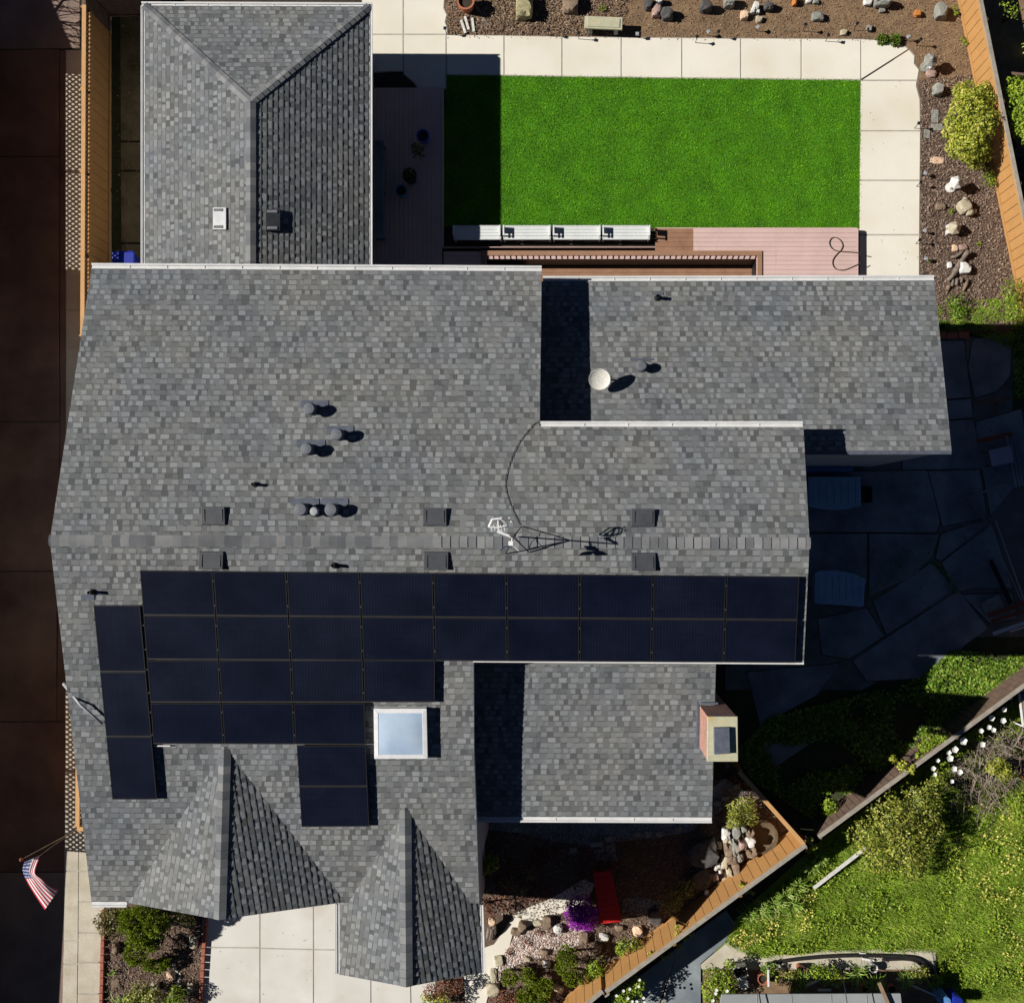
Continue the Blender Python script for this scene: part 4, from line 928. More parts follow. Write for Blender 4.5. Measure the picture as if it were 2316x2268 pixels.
# ================================================================ stones, lights, lanterns and other garden things
_n = [0]
def rock(label, px, py, wx, wy, h, m, rz=0.0, name='rock', cat='rock', group=None, rough=.28, z0=0.0):
    """px,py: centre of the stone as seen; wx,wy: size in photo pixels; h: height in metres"""
    _n[0] += 1; zt = z0 + h * .45; p = P(px, py, zt); k = K(zt)
    mb = MB().rock((p.x, p.y, z0 + h * .35), (wx * k * 1.08, wy * k * 1.08, h * 1.25), _n[0] * 1.37, rough, 3, rz)
    return tag(mb.build(name, MT[m], None, smooth=False), label, cat, group)
def rocks(rows, group=None, **kw):
    for r in rows: rock(*r, group=group, **kw)
rocks([
    ('large yellow lichen covered rock at the top of the bed', 1186, 16, 38, 52, .5, 'stonel'),
    ('grey brown rock behind the yellow one at the top edge', 1290, 8, 36, 40, .4, 'stonebr'),
    ('dusty purple rock right of the concrete bench', 1486, 26, 26, 26, .3, 'stonep'),
    ('rounded dark brown rock touching the purple one', 1508, 32, 28, 28, .35, 'stoned'),
    ('dark grey brown rock at the top edge right of the bench', 1466, 8, 20, 26, .4, 'stoned'),
    ('flat topped dark slate rock by the black shadow', 1596, 16, 30, 22, .4, 'stoned'),
    ('blue grey rock cut by the top edge of the photo', 1649, 5, 24, 22, .4, 'stone'),
    ('peach coloured stone beside the white quartz pile', 1683, 36, 19, 20, .22, 'stonepe'),
    ('mottled grey stone just right of the white quartz pile', 1738, 15, 22, 20, .3, 'stoned'),
    ('bright orange stone at the top edge of the photo', 1797, 4, 10, 18, .25, 'stoneo'),
    ('pale grey rock lying alone on the brown bark', 1849, 38, 30, 19, .24, 'stone'),
    ('round white stone at the top edge of the bed', 1829, 2, 13, 12, .15, 'stonew'),
    ('light grey stone beside the round white one', 1845, 4, 15, 12, .15, 'stone'),
    ('large blue white rock at the top edge right', 1996, 5, 38, 20, .45, 'stone'),
    ('white pebbly stone left of the blue white rock', 1962, 6, 20, 16, .2, 'stonew'),
    ('small grey stone below the blue white rock', 1995, 24, 15, 11, .14, 'stone'),
    ('small orange stone near the fence corner', 2075, 31, 15, 16, .2, 'stoneo'),
    ('grey slab of rock standing near the fence corner', 2129, 26, 28, 34, .42, 'stone'),
    ('small beige stone near the curved path edge', 1908, 74, 15, 12, .15, 'stoneb'),
    ('slim grey stone between bark and path, far right', 1966, 64, 12, 15, .16, 'stone'),
    ('grey round rock between lantern and yellow shrub', 2120, 204, 24, 27, .32, 'stone'),
    ('flat peach stone on the bark below the yellow shrub', 2119, 363, 32, 17, .06, 'stonepe'),
    ('low brown stone left of the small green plant', 2127, 468, 21, 17, .16, 'stonebr'),
    ('tan round stone below the lantern with white chips', 2159, 561, 13, 15, .1, 'stonepe'),
    ('large white rock in the middle of the driftwood', 2181, 607, 28, 26, .28, 'stonew'),
    ('small white stone left of the driftwood', 2147, 600, 11, 15, .12, 'stonew'),
    ('purple brown stone above the driftwood', 2178, 560, 20, 14, .14, 'stonep'),
    ('pink crumbly stone under the upper lantern', 2106, 168, 22, 15, .16, 'stonep'),
    ('yellow green lit shield shaped rock in the front bed', 438, 2130, 22, 30, .15, 'stoneb'),
    ('upright grey rock by the left brick edge of the front bed', 262, 2144, 13, 26, .3, 'stonebr'),
    ('round pale stone beside the dark shadow in the front bed', 351, 2229, 19, 18, .22, 'stoneb'),
    ('pointed cream rock in the ring of white pebbles', 387, 2206, 19, 20, .25, 'stonepe'),
    ('flat greenish stone near the right brick edge', 431, 2232, 20, 24, .08, 'stoneb'),
    ('brown boulder in front bed gravel, beside the sprinkler line', 262, 2222, 20, 20, .08, 'stonebr'),
])
qz = [('white quartz rock, top of the tall pile near the orange stone', 1709, 15, 13, 16), ('white quartz rock in the middle of the tall pile', 1703, 26, 11, 10), ('small white quartz rock on the right of the tall pile', 1714, 27, 9, 10), ('grey stone at the foot of the white quartz pile', 1717, 44, 16, 14)]
for i, q in enumerate(qz): rock(q[0], q[1], q[2], q[3], q[4], .3 - .05 * i, 'stonew' if i < 3 else 'stoneb')
rock('white quartz chunk at the top edge between dark rocks', 1490, 3, 17, 14, .3, 'stonew'); rock('small white chunk just below another at the top edge', 1489, 13, 9, 9, .15, 'stonew')
# fountain rockery
fr_ = [(1641, 1884, 20, 30, .45, 'stonew', 'mossy white rock at the left tip of the fountain heap'), (1643, 1901, 18, 22, .35, 'stoneb', 'beige rock below the mossy white one'), (1668, 1876, 22, 34, .65, 'stone', 'pale grey green rock at the top of the fountain heap'),
       (1681, 1872, 14, 20, .6, 'stone', 'slim grey rock next to the shaded basin'), (1694, 1881, 18, 22, .6, 'stonebr', 'tan rock at the upper right of the heap'), (1697, 1899, 22, 21, .75, 'stonew', 'bright white knobbly rock overhanging the basin'),
       (1676, 1909, 22, 22, .7, 'stonep', 'rusty pink rock in the middle of the heap'), (1698, 1926, 24, 24, .55, 'stonebr', 'dark pitted rock at the lower right of the heap'), (1661, 1913, 16, 36, .6, 'stone', 'long pale rock down the spine of the heap'),
       (1646, 1918, 18, 30, .5, 'stonebr', 'leaning brown rock on the left of the heap'), (1655, 1941, 26, 22, .45, 'stonebr', 'square topped brown rock low in the heap'), (1637, 1948, 16, 34, .35, 'stoneb', 'sloping beige rock along the left edge of the heap'),
       (1664, 1962, 18, 34, .38, 'stonebr', 'long brown rock pointing at the fence'), (1648, 1968, 14, 30, .3, 'stoneb', 'pale slab beside the long brown rock'), (1673, 1936, 14, 20, .5, 'stone', 'small grey rock beside the square topped one'),
       (1626, 1910, 14, 16, .25, 'stoneb', 'small tan rock at the shade line, left of the heap'), (1622, 1958, 14, 18, .3, 'stonew', 'white coral like stone below the heap'), (1628, 1968, 10, 12, .2, 'stonew', 'small white stone under the coral like one'),
       (1617, 1982, 14, 18, .2, 'stonep', 'pink white stone close to the fence'), (1638, 1990, 12, 12, .15, 'stoneb', 'pale pebble between rockery and fence'), (1626, 1998, 12, 12, .15, 'stonep', 'pinkish pebble nearest the fence'),
       (1590, 1928, 70, 62, .5, 'stoned', 'big smooth dark boulder in the shade left of the heap'), (1585, 1985, 44, 50, .35, 'stoned', 'second dark boulder below the big smooth one')]
for x, y, a, b, h, m, l in fr_: rock(l, x, y, a, b, h, m, rz=rng.uniform(-.4, .4), group='fountain rocks', rough=.45)
MT['basin'] = M('shade darkened brown stone', (.13, .09, .05), (.075, .052, .03), 6, .7, 45, .006)  # brown taken darker: the rocks' shade is put into the basin colour
t = thing('fountain_basin', 'round brown stone basin behind the rock heap at the fence corner', 'basin', P(1724, 1900, 0)); p = P(1722, 1893, .35)
MB().lathe((p.x, p.y, 0), [(.44, 0), (.5, .1), (.52, .33), (.50, .36), (.45, .36), (.43, .22), (.3, .14), (.1, .12)], 26).build('bowl', MT['basin'], t)
# rocks round the pebble bed
for x, y, a, b, h, m, l in [(1182, 2094, 20, 22, .28, 'stonebr', 'ridged brown rock at the tip of the pebble bed'), (1167, 2106, 24, 16, .2, 'stonebr', 'flat brown rock left of the ridged one'), (1216, 2087, 22, 14, .12, 'stoneb', 'low pale rock along the stone path'),
                            (1237, 2084, 22, 28, .3, 'stonebr', 'tall grey brown rock beside the white quartz ball'), (1262, 2100, 21, 21, .28, 'stonew', 'bright white quartz ball on pink pebbles'), (1128, 2172, 20, 26, .15, 'stoneb', 'grey boulder on the left edge of the stone path'),
                            (1116, 2205, 16, 34, .12, 'stoneb', 'long grey stone lining the path'), (1115, 2238, 30, 30, .2, 'stoneb', 'rough pale boulder at the foot of the path'), (1236, 2180, 17, 15, .22, 'stonew', 'white rock among the pine clumps'),
                            (1262, 2234, 26, 16, .18, 'stoneb', 'curved tan rock below the pine clumps'), (1366, 2119, 24, 18, .2, 'stonew', 'white triangular stone on the bark by the red bridge'), (1353, 2143, 16, 22, .22, 'stonebr', 'dark grey rock below the white triangular stone'),
                            (1442, 2104, 22, 20, .22, 'stonepe', 'cream rock right of the red bridge'), (1480, 2072, 30, 34, .3, 'stoned', 'shaded dark boulder near the vine'), (1230, 2152, 20, 14, .2, 'stonebr', 'dark stone in the row below the pebbles'), (1193, 2168, 14, 10, .16, 'stoneb', 'round stone at the left end of the pebble wall'),
                            (1320, 2120, 22, 26, .25, 'stonebr', 'brown rock between purple bush and pines'), (1400, 2098, 18, 14, .15, 'stonebr', 'low brown rock under the red bridge end')]:
    rock(l, x, y, a, b, h, m, rz=rng.uniform(-.4, .4))
edg = [(1296, 1922), (1343, 1909), (1357, 1908), (1376, 1896), (1440, 1886), (1464, 1884), (1492, 1886), (1533, 1874), (1622, 1815), (1640, 1804), (1665, 1778)]
for x, y in edg: rock('flat dark edging stone along the shaded gravel path', x, y, 18, 13, .1, 'stone', name='edging_stone', cat='edging stone', group='edging stones along the shaded gravel path')
for x, y, a in [(393, 2181, 8), (396, 2189, 7), (400, 2197, 8), (407, 2202, 7), (406, 2211, 7), (405, 2218, 6), (402, 2226, 7)]:
    rock('round white pebble in the curved row of the front bed', x, y, a, a, .09, 'stonew', name='pebble', cat='pebble', group='white pebbles in a curved row', rough=.06)
for l, x, y, a, b in [('upright grey paving stone leaning toward the yellow shrub', 2115, 263, 15, 29), ('grey paving stone touching the yellow shrub', 2119, 288, 26, 15), ('lowest grey paving stone by the path light', 2097, 302, 13, 22)]:
    c = P(x, y, .05); tag(MB().box((c.x, c.y, .03), (a * K(.05), b * K(.05), .05), rng.uniform(-.03, .03)).build('paving_stone', MT['stone'], None, bevel=.006), l, 'paving stone')
for l, x, y, rz in [('leftmost of three pale broken stakes on the bark', 1048, 61, 1.25), ('middle pale stake, leaning on its neighbour', 1056, 53, 1.3), ('rightmost pale stake of three, set apart', 1070, 57, 1.45)]:
    c = P(x, y, .05); tag(MB().box((c.x, c.y, .04), (.42, .075, .07), -rz).build('stake', MT['stonew'], None, bevel=.006), l, 'stake')

# stone lanterns
def lantern(label, px, py, r_px, h, m, sides, extra=()):
    p = P(px, py, h); r = r_px * K(h); t = thing('stone_lantern', label, 'stone lantern', Vector((p.x, p.y, 0)), None)
    MB().lathe((p.x, p.y, 0), [(r * .75, 0), (r * .75, .07), (r * .32, .1), (r * .28, h * .5), (r * .45, h * .55), (r * .5, h * .78)], 14).build('pedestal', MT[m], t)
    MB().lathe((p.x, p.y, h - .16), [(r * .9, 0), (r, .035), (r * .55, .10), (r * .42, .12)], sides, .2).build('lantern_roof', MT[m], t)
    MB().lathe((p.x, p.y, h - .05), [(r * .42, 0), (r * .44, .03), (r * .26, .055), (r * .3, .075), (r * .12, .12)], 16).build('finial', MT[m], t)
    return t
lantern('grey eight sided stone lantern standing near the path corner', 2108, 132, 16, .62, 'stone', 8)
lantern('white six sided stone lantern below the yellow shrub', 2166, 410, 16, .62, 'stonew', 6); lantern('beige stone lantern above the driftwood, roof chipped', 2162, 513, 16, .42, 'stoneb', 6)
for l, x, y, a, b, h in [('white block at the foot of the grey lantern', 2104, 151, 19, 14, .3), ('white stone chip left of the beige lantern', 2146, 526, 13, 10, .25), ('small white knob left of the beige lantern', 2145, 512, 8, 8, .25)]: rock(l, x, y, a, b, h, 'stonew')
t = thing('stone_frog', 'beige carved stone animal resting on the bark below the white lantern', 'garden statue', P(2186, 472, 0))
b = MB(); p = P(2182, 466, .2); b.rock((p.x, p.y, .14), (.40, .44, .4), 3.3, .18, 3, .5); b.build('body', MT['stoneb'], t); p = P(2194, 481, .2); MB().rock((p.x, p.y, .17), (.22, .2, .24), 5.1, .2, 3).build('head', MT['stoneb'], t)
for x, y in ((2172, 461), (2204, 478), (2183, 452)): p = P(x, y, .1); MB().rock((p.x, p.y, .06), (.14, .16, .18), x * .1, .2, 2).build('foot', MT['stoneb'], t)
# driftwood and logs
def log(label, pts, r, m='bark', name='log', cat='log'):
    q = [P(x, y, z) for x, y, z in pts]; n = len(q); o = MB().tube(q, [r * (1 - .25 * abs(2 * i / (n - 1) - 1)) * (1 + .15 * math.sin(i * 2.1)) for i in range(n)], 9)
    return tag(o.build(name, MT[m], None, True), label, cat)
log('long twisted grey driftwood branch with pale upper tip', [(2190, 566, .26), (2186, 574, .22), (2179, 584, .16), (2170, 598, .14), (2162, 612, .13), (2155, 624, .12), (2143, 634, .08)], .085, name='driftwood', cat='driftwood')
log('thin driftwood limb crossing left of the long one', [(2150, 582, .08), (2160, 581, .12), (2172, 574, .15), (2180, 566, .12)], .05, name='driftwood', cat='driftwood')
log('short pale log at the left of the log group', [(2148, 646, .08), (2142, 656, .08)], .07, 'stonebr'); log('upright brown log in the middle of the log group', [(2165, 630, .1), (2163, 645, .1)], .06); log('long pale log at the right end of the group', [(2190, 632, .1), (2184, 646, .1), (2178, 659, .08)], .05, 'stonebr')
log('dark short log behind the pale ones', [(2157, 632, .08), (2153, 648, .08)], .05); log('small dark log next to the white rock', [(2176, 628, .08), (2174, 640, .08)], .05)
# path lights
def plight(label, px, py, kind, h, first={}):
    p = P(px, py, h); c = Vector((p.x, p.y, 0))
    if kind in first: return dup(first[kind], c, rng.uniform(0, 1.5), label)
    t = thing('path_light', label, 'path light', c, 'small solar path lights in the bark'); first[kind] = t; m = 'black' if kind == 'dark' else 'galv'
    s = .042 if kind == 'dark' else .05
    MB().tube([c, c + Vector((0, 0, h - .1))], .010, 6).build('stake', MT['black'], t)
    MB().lathe((c.x, c.y, h - .11), [(s * .5, 0), (s * .75, .07), (s * .7, .075)], 4, .78).build('lamp_body', MT['black'], t)
    MB().lathe((c.x, c.y, h - .035), [(s * 1.5, 0), (s * 1.5, .015), (s * 1.1, .035)], 4, .78).build('lamp_cap', MT[m], t)
    return t
for l, x, y, k, h in [('dark path light at the path corner beside the stakes', 1006, 63, 'dark', .45), ('dark path light below the yellow lichen rock', 1240, 66, 'dark', .45), ('dark path light left of the concrete bench', 1309, 79, 'dark', .3),
                      ('pale square path light just right of the concrete bench', 1442, 76, 'pale', .3), ('dark path light tilted over the path edge', 1577, 82, 'dark', .45), ('pale square path light near the tilted dark one', 1603, 71, 'pale', .3), ('dark path light beside the pale one, mid border', 1625, 74, 'dark', .35),
                      ('pale path light below the white quartz pile', 1715, 61, 'pale', .28), ('dark path light alone left of the pale grey rock', 1820, 61, 'dark', .28), ('dark path light on the path edge right of it', 1872, 84, 'dark', .3), ('dark path light lying beside the slim grey stone', 1940, 52, 'dark', .45),
                      ('pale path light at the rounded path corner', 2056, 82, 'pale', .3), ('dark path light right of the rounded path corner', 2084, 88, 'dark', .45), ('dark path light beside the grey paving stones', 2079, 278, 'dark', .45),
                      ('white topped path light left of the white lantern', 2094, 391, 'pale', .3), ('dark path light below the white topped one', 2085, 410, 'dark', .5), ('white topped path light left of the beige lantern', 2093, 521, 'pale', .3), ('dark path light near the end of the concrete path', 2083, 541, 'dark', .5), ('pale path light left of the driftwood', 2095, 585, 'pale', .28)]:
    plight(l, x, y, k, h)
# concrete bench, pots, rake along the top
t = thing('concrete_bench', 'pale concrete garden bench standing on the bark', 'bench', P(1365, 60, 0)); a, b = P(1322, 38, .45), P(1408, 66, .45)
MB().box(((a.x + b.x) / 2, (a.y + b.y) / 2, .42), (b.x - a.x, a.y - b.y, .07), -.04).build('seat', MT['conccap'], t, bevel=.015)
MB().box(((a.x + b.x) / 2, (a.y + b.y) / 2, .465), (b.x - a.x - .16, a.y - b.y - .1, .02), -.04).build('seat_panel', MT['conccap'], t, bevel=.01)
for f in (.16, .84): MB().box((a.x + (b.x - a.x) * f, (a.y + b.y) / 2 - .02, .19), (.12, .3, .38), -.04).build('leg', MT['stone'], t, bevel=.01)
pot('terracotta_pot', 'wide rusty pot cut by the top edge of the photo', 1053, 2, 20, .45, 'terra')
t = thing('rake', 'fan rake with pale handle lying on the bark', 'rake', P(1095, 50, 0)); MB().tube([P(1070, 3, .25), P(1092, 38, .06)], .013, 6).build('handle', MT['wood'], t); f = MB()
for k in range(9): f.bar(P(1092, 38, .05), P(1088 + 2.6 * k, 60 - abs(k - 4) * .7, .03), .012, .008)
f.build('fan', MT['twig'], t)
# blue bin in the alley
p = P(279, 596, 1.0); t = thing('recycling_bin', 'dark blue wheeled bin tucked under the eave in the alley', 'bin', Vector((p.x, p.y, 0)))
MB().hexa([Vector((p.x + sx * .24, p.y + sy * .24, .08)) for sx, sy in ((-1, -1), (1, -1), (1, 1), (-1, 1))] + [Vector((p.x + sx * .30, p.y + sy * .32, .95)) for sx, sy in ((-1, -1), (1, -1), (1, 1), (-1, 1))]).build('body', MT['blue'], t, bevel=.03)
MB().box((p.x, p.y + .0, .99), (.66, .68, .06)).build('lid', MT['blue'], t, bevel=.03)
MB().tube([Vector((p.x - .26, p.y + .36, .95)), Vector((p.x + .26, p.y + .36, .95))], .02, 6).build('handle', MT['blue'], t)
for s in (-1, 1): MB().tube([Vector((p.x + s * .22, p.y - .26, .1)), Vector((p.x + s * .30, p.y - .26, .1))], .1, 12).build('wheel', MT['black'], t)
# east yard in the shade
def storage(label, q, flip):
    z = .62; pts = PL(q, z); c = sum(pts, Vector()) / len(pts); t = thing('storage_box', label, 'storage box', Vector((c.x, c.y, 0)))
    sm = [c + (p - c) * .93 for p in pts]
    MB().prism([(p.x, p.y) for p in sm], 0, z - .07).build('body', MT['bluelid'], t); MB().prism([(p.x, p.y) for p in pts], z - .068, z).build('lid', MT['bluelid'], t, bevel=.018)
    r = MB()
    mnx, mxx = min(p.x for p in pts), max(p.x for p in pts)
    for k in range(7): xx = mnx + (mxx - mnx) * (k + .7) / 7.4; a_ = Vector((xx, max(p.y for p in pts) - .10, z)); b_ = Vector((xx, min(p.y for p in pts) + .10, z)); r.bar(a_.lerp(b_, .12) + Vector((0, 0, .006)), a_.lerp(b_, .86) + Vector((0, 0, .006)), .022, .012)
    r.build('lid_rib', MT['bluelid'], t); return t
storage('blue grey storage box with smooth curved lid in the shaded yard', [(1828, 1078), (1946, 1078), (1948, 1143), (1920, 1150), (1885, 1153), (1850, 1150), (1828, 1144)], 1)
storage('ribbed blue grey storage box, lower of the two in the shaded yard', [(1843, 1296), (1855, 1290), (1890, 1289), (1930, 1297), (1957, 1310), (1953, 1372), (1843, 1364)], -1)
tag(MB().tube([P(x, 1060 + rng.uniform(-1, 1), .3) for x in (1800, 1840, 1880, 1905, 1928)], [.12, .12, .11, .1, .07], 9).build('rolled_tarp', MT['tarp'], None), 'rolled blue tarp lying along the wing wall', 'tarp')
c = P(1962, 1118, .4); t = thing('green_crate', 'dark green plastic crate behind the smooth storage box', 'crate', Vector((c.x, c.y, 0))); cr = MB()
for sx, sy, dx, dy in ((-1, 0, .02, .5), (1, 0, .02, .5), (0, -1, .3, .02), (0, 1, .3, .02)): cr.box((c.x + sx * .14, c.y + sy * .24, .2), (dx, dy, .4))
cr.box((c.x, c.y, .02), (.28, .48, .03)); cr.build('crate_body', MT['green'], t)
def plank(label, a, b, wd, z, m, name='plank', cat='plank', th=.04, z2=None):
    o = MB().bar(P(*a, z), P(*b, z if z2 is None else z2), wd, th).build(name, MT[m]); return tag(o, label, cat)
plank('grey brown plank, upper one in the dark east yard', (2208, 912), (2290, 899), .13, .25, 'oldwood'); plank('short plank stub under the upper plank', (2254, 905), (2252, 940), .08, .15, 'oldwood')
plank('brown plank just above the pale square board', (2210, 998), (2288, 982), .14, .2, 'redwood')
for i, (a, b, l) in enumerate([((2276, 985), (2298, 1103), 'leftmost of three long boards stacked east of the pale square board'), ((2285, 990), (2306, 1100), 'middle one of three long boards east of the pale square board'), ((2293, 988), (2313, 1098), 'rightmost of three long boards east of the pale square board')]): plank(l, a, b, .085, .3 - .04 * i, 'slab')
q = PL([(2236, 1019), (2286, 1008), (2293, 1045), (2244, 1055)], .55); t = thing('pale_board', 'pale lavender square board on a low frame in the dark yard', 'board', sum(q, Vector()) / 4 - Vector((0, 0, .55)))
MB().slab(q, Vector((0, 0, -.03)), Vector((0, 0, 0))).build('board_top', MT['lav'], t, bevel=.006)
for p in q: p2 = p.lerp(sum(q, Vector()) / 4, .12); MB().box((p2.x, p2.y, .26), (.05, .05, .51)).build('leg', MT['oldwood'], t)
plank('dark beam leaning toward the broken slabs', (2196, 1136), (2235, 1185), .10, .18, 'slab'); plank('dark pavers edge beam across the debris', (2170, 1132), (2282, 1092), .06, .12, 'slab')
plank('blackened beam beside the metal pipes', (2240, 1266), (2286, 1364), .13, .2, 'black')
for l, a, b, r in [('longer pale metal pipe at the east edge of the photo', (2251, 1176), (2318, 1362), .022), ('shorter thin metal pipe beside the longer one', (2256, 1240), (2310, 1356), .014)]: tag(MB().tube([P(*a, .2), P(*b, .35)], r, 8).build('metal_pipe', MT['galv'], None, True), l, 'pipe')
plank('upper red brown timber at the east edge', (2236, 1392), (2330, 1358), .12, .2, 'redwood'); plank('lower red brown timber at the east edge', (2242, 1405), (2335, 1376), .10, .25, 'redwood')
plank('pale blue painted board below the red brown timbers', (2246, 1433), (2335, 1402), .10, .4, 'palebl'); plank('thin white strip beside the pale blue board', (2284, 1428), (2335, 1412), .04, .35, 'plastic')
c = P(2245, 1368, .1); tag(MB().box((c.x, c.y, .06), (.62, .42, .08), .45).build('concrete_block', MT['stone'], None, bevel=.02), 'grey broken paver leaning by the red brown timbers', 'paver')
for x, y, rz in ((2102, 752, .02), (2128, 752, .0), (2154, 753, .03), (2180, 752, -.02)): c = P(x, y, .06); tag(MB().box((c.x, c.y - .08, .03), (.32, .2, .09), rz).build('edging_brick', MT['rust'], None, bevel=.008), 'red edging brick between bark bed and shaded yard', 'brick', 'red edging bricks by the shaded yard')
# red bridge, spheres and stump in the side garden
q = PL([(1343, 1973), (1381, 1969), (1404, 2084), (1358, 2089)], .5); t = thing('garden_bridge', 'dark red painted plank bridge beside the purple bush', 'bridge', sum(q, Vector()) / 4 - Vector((0, 0, .5))); n = 9
b = MB()
for k in range(n):
    p0, p1, p2, p3 = q[0].lerp(q[3], k / n), q[1].lerp(q[2], k / n), q[1].lerp(q[2], (k + .97) / n), q[0].lerp(q[3], (k + .97) / n); b.slab([p0, p1, p2, p3], Vector((0, 0, -.03)), Vector((0, 0, 0)))
b.build('deck_planks', MT['redboard'], t)
for a_, b_ in ((q[0], q[3]), (q[1], q[2])): MB().bar(a_ + Vector((0, 0, -.09)), b_ + Vector((0, 0, -.09)), .05, .11).build('beam', MT['redboard'], t)
for p in q: p2 = p.lerp(sum(q, Vector()) / 4, .08); MB().box((p2.x, p2.y, .18), (.08, .08, .36)).build('leg', MT['redboard'], t)
p = P(1598, 2018, .2); t = thing('globe_light', 'small white globe light near the diagonal fence', 'garden light', Vector((p.x, p.y, 0))); MB().tube([(p.x, p.y, 0), (p.x, p.y, .12)], .03, 8).build('stem', MT['black'], t); MB().rock((p.x, p.y, .19), (.16, .16, .16), 1, 0.02, 3).build('globe', MT['plastic'], t, True)
t = thing('tree_stump', 'split brown stump with orange heartwood beside the house corner', 'stump', P(1112, 2095, 0)); b = MB()
for k, (x, y) in enumerate(((1106, 2108), (1112, 2110), (1117, 2106), (1110, 2098), (1116, 2097))): b.tube([P(x - 3, y + 12, .03), P(x, y, .2), P(x + 1, y - 12, .34)], [.07, .085, .06], 7)
b.build('trunk', MT['bark'], t); MB().rock(tuple(P(1113, 2083, .36)), (.24, .26, .18), 8.2, .3, 3).build('heartwood', MT['stonepe'], t)
# brick edging of the front bed
def brick_row(label, a, b):
    p, q = P(*a, .14), P(*b, .14); d = q - p; n = int(d.length / .215); ang = math.atan2(d.y, d.x); t = thing('brick_edging', label, 'brick edging', (p + q) / 2 - Vector((0, 0, .14))); m = MB()
    for k in range(n): c = p.lerp(q, (k + .5) / n); m.box((c.x, c.y, .07 + rng.uniform(-.004, .004)), (.205, .105, .14), ang)
    o = m.build('brick_row', MT['rust'], t, bevel=.006); return t
brick_row('left row of red bricks edging the front bed', (233, 2058), (226, 2330)); brick_row('right row of red bricks edging the front bed beside the driveway', (465, 2060), (449, 2330))
# neighbour's strip: shed roof, hose, pots
zr_ = 1.9; t = thing('patio_cover', 'flat grey roof of an open cover at the bottom edge of the photo', 'patio cover', P(1830, 2300, 0)); q = PL([(1632, 2248), (2037, 2246), (2058, 2420), (1600, 2420)], zr_)
MB().prism([(p.x, p.y) for p in q], zr_ - .05, zr_).build('roof', MT['roofgrey'], t, bevel=.01)
for x, y in ((1660, 2340), (1850, 2340), (2040, 2340)): pp = P(x, y, 0); MB().box((pp.x, pp.y, (zr_ - .05) / 2), (.1, .1, zr_ - .052)).build('post', MT['oldwood'], t)
r_ = MB()
for x in (1712, 1790, 1880, 1960): r_.bar(P(x, 2249, zr_ + .008), P(x + 6, 2420, zr_ + .008), .012, .012)
r_.build('roof_seam', MT['galv'], t)
hp = smooth_curve([(1732, 2180), (1790, 2170), (1860, 2163), (1930, 2160), (2000, 2161), (2060, 2164), (2085, 2172), (2105, 2190), (2116, 2212)])
tag(MB().tube([P(x, y, .10) for x, y in hp], .055, 9).build('drain_hose', MT['hose'], None, True), 'thick black corrugated hose along the concrete strip, outer one', 'hose')
hp2 = smooth_curve([(1995, 2170), (2040, 2168), (2066, 2171), (2084, 2182), (2100, 2200), (2110, 2218)]); tag(MB().tube([P(x, y, .09) for x, y in hp2], .045, 9).build('drain_hose', MT['hose'], None, True), 'second black hose curving inside the thicker one', 'hose')
pot('bucket', 'round white bucket at the left end of the pot bed', 1682, 2225, 12.5, .38, 'plastic', soil=False, cat='bucket'); pot('plant_pot', 'white rimmed pot among the spider plants', 1976, 2190, 10, .3, 'plastic'); pot('plant_pot', 'tan clay pot left of the white stick', 1811, 2191, 9, .28, 'terra'); pot('plant_pot', 'grey pot holding pale feathery plant by the wire', 1891, 2216, 14, .3, 'galv')
pot('plant_pot', 'round terracotta pot at the shed edge, left', 1960, 2236, 12, .3, 'terra'); pot('plant_pot', 'round terracotta pot at the shed edge, right', 2018, 2238, 11, .3, 'terra'); pot('plant_pot', 'rusty pot with dead plant by the white post', 1726, 2214, 13, .3, 'terra')
q = PL([(1655, 2190), (1688, 2184), (1693, 2208), (1666, 2214)], .35); t = thing('planter_box', 'white square planter with dark soil by the white bucket', 'planter', sum(q, Vector()) / 4 - Vector((0, 0, .35))); w_ = MB(); c = sum(q, Vector()) / 4
for i in range(4):
    a_, b_ = q[i], q[(i + 1) % 4]; ai, bi = a_.lerp(c, .12), b_.lerp(c, .12); w_.hexa([Vector((v.x, v.y, 0)) for v in (a_, b_, bi, ai)] + [a_, b_, bi, ai])
w_.build('box_wall', MT['plastic'], t); MB().prism([(p.lerp(c, .13).x, p.lerp(c, .13).y) for p in q], .02, .28).build('soil', MT['soil'], t)
plank('white stick lying across the potted plants', (1806, 2238), (1856, 2213), .06, .35, 'plastic', 'stick', 'stick'); plank('weathered white plank lying in the tall weeds', (1840, 2008), (1958, 1917), .10, .25, 'stonew'); plank('white post standing in the pot bed', (1737, 2192), (1738, 2230), .05, .5, 'plastic', 'stick', 'post')
plank('brown wooden pole leaning over the shed edge', (1988, 2222), (2022, 2300), .10, 2.0, 'wood', 'pole', 'pole', .06); plank('short white pipe on the concrete strip above the hose', (1944, 2155), (1958, 2157), .07, .08, 'plastic', 'pipe_piece', 'pipe', .06); plank('white pipe piece just below the black hose', (1950, 2167), (1976, 2171), .06, .08, 'plastic', 'pipe_piece', 'pipe', .06)
plank('white timber edge behind the terracotta pots', (1850, 2238), (1880, 2238), .06, .3, 'plastic', 'timber_edge', 'timber'); plank('white pole lying at the right end of the pot bed', (2028, 2212), (2118, 2252), .04, .3, 'plastic', 'pole', 'pole', .03)
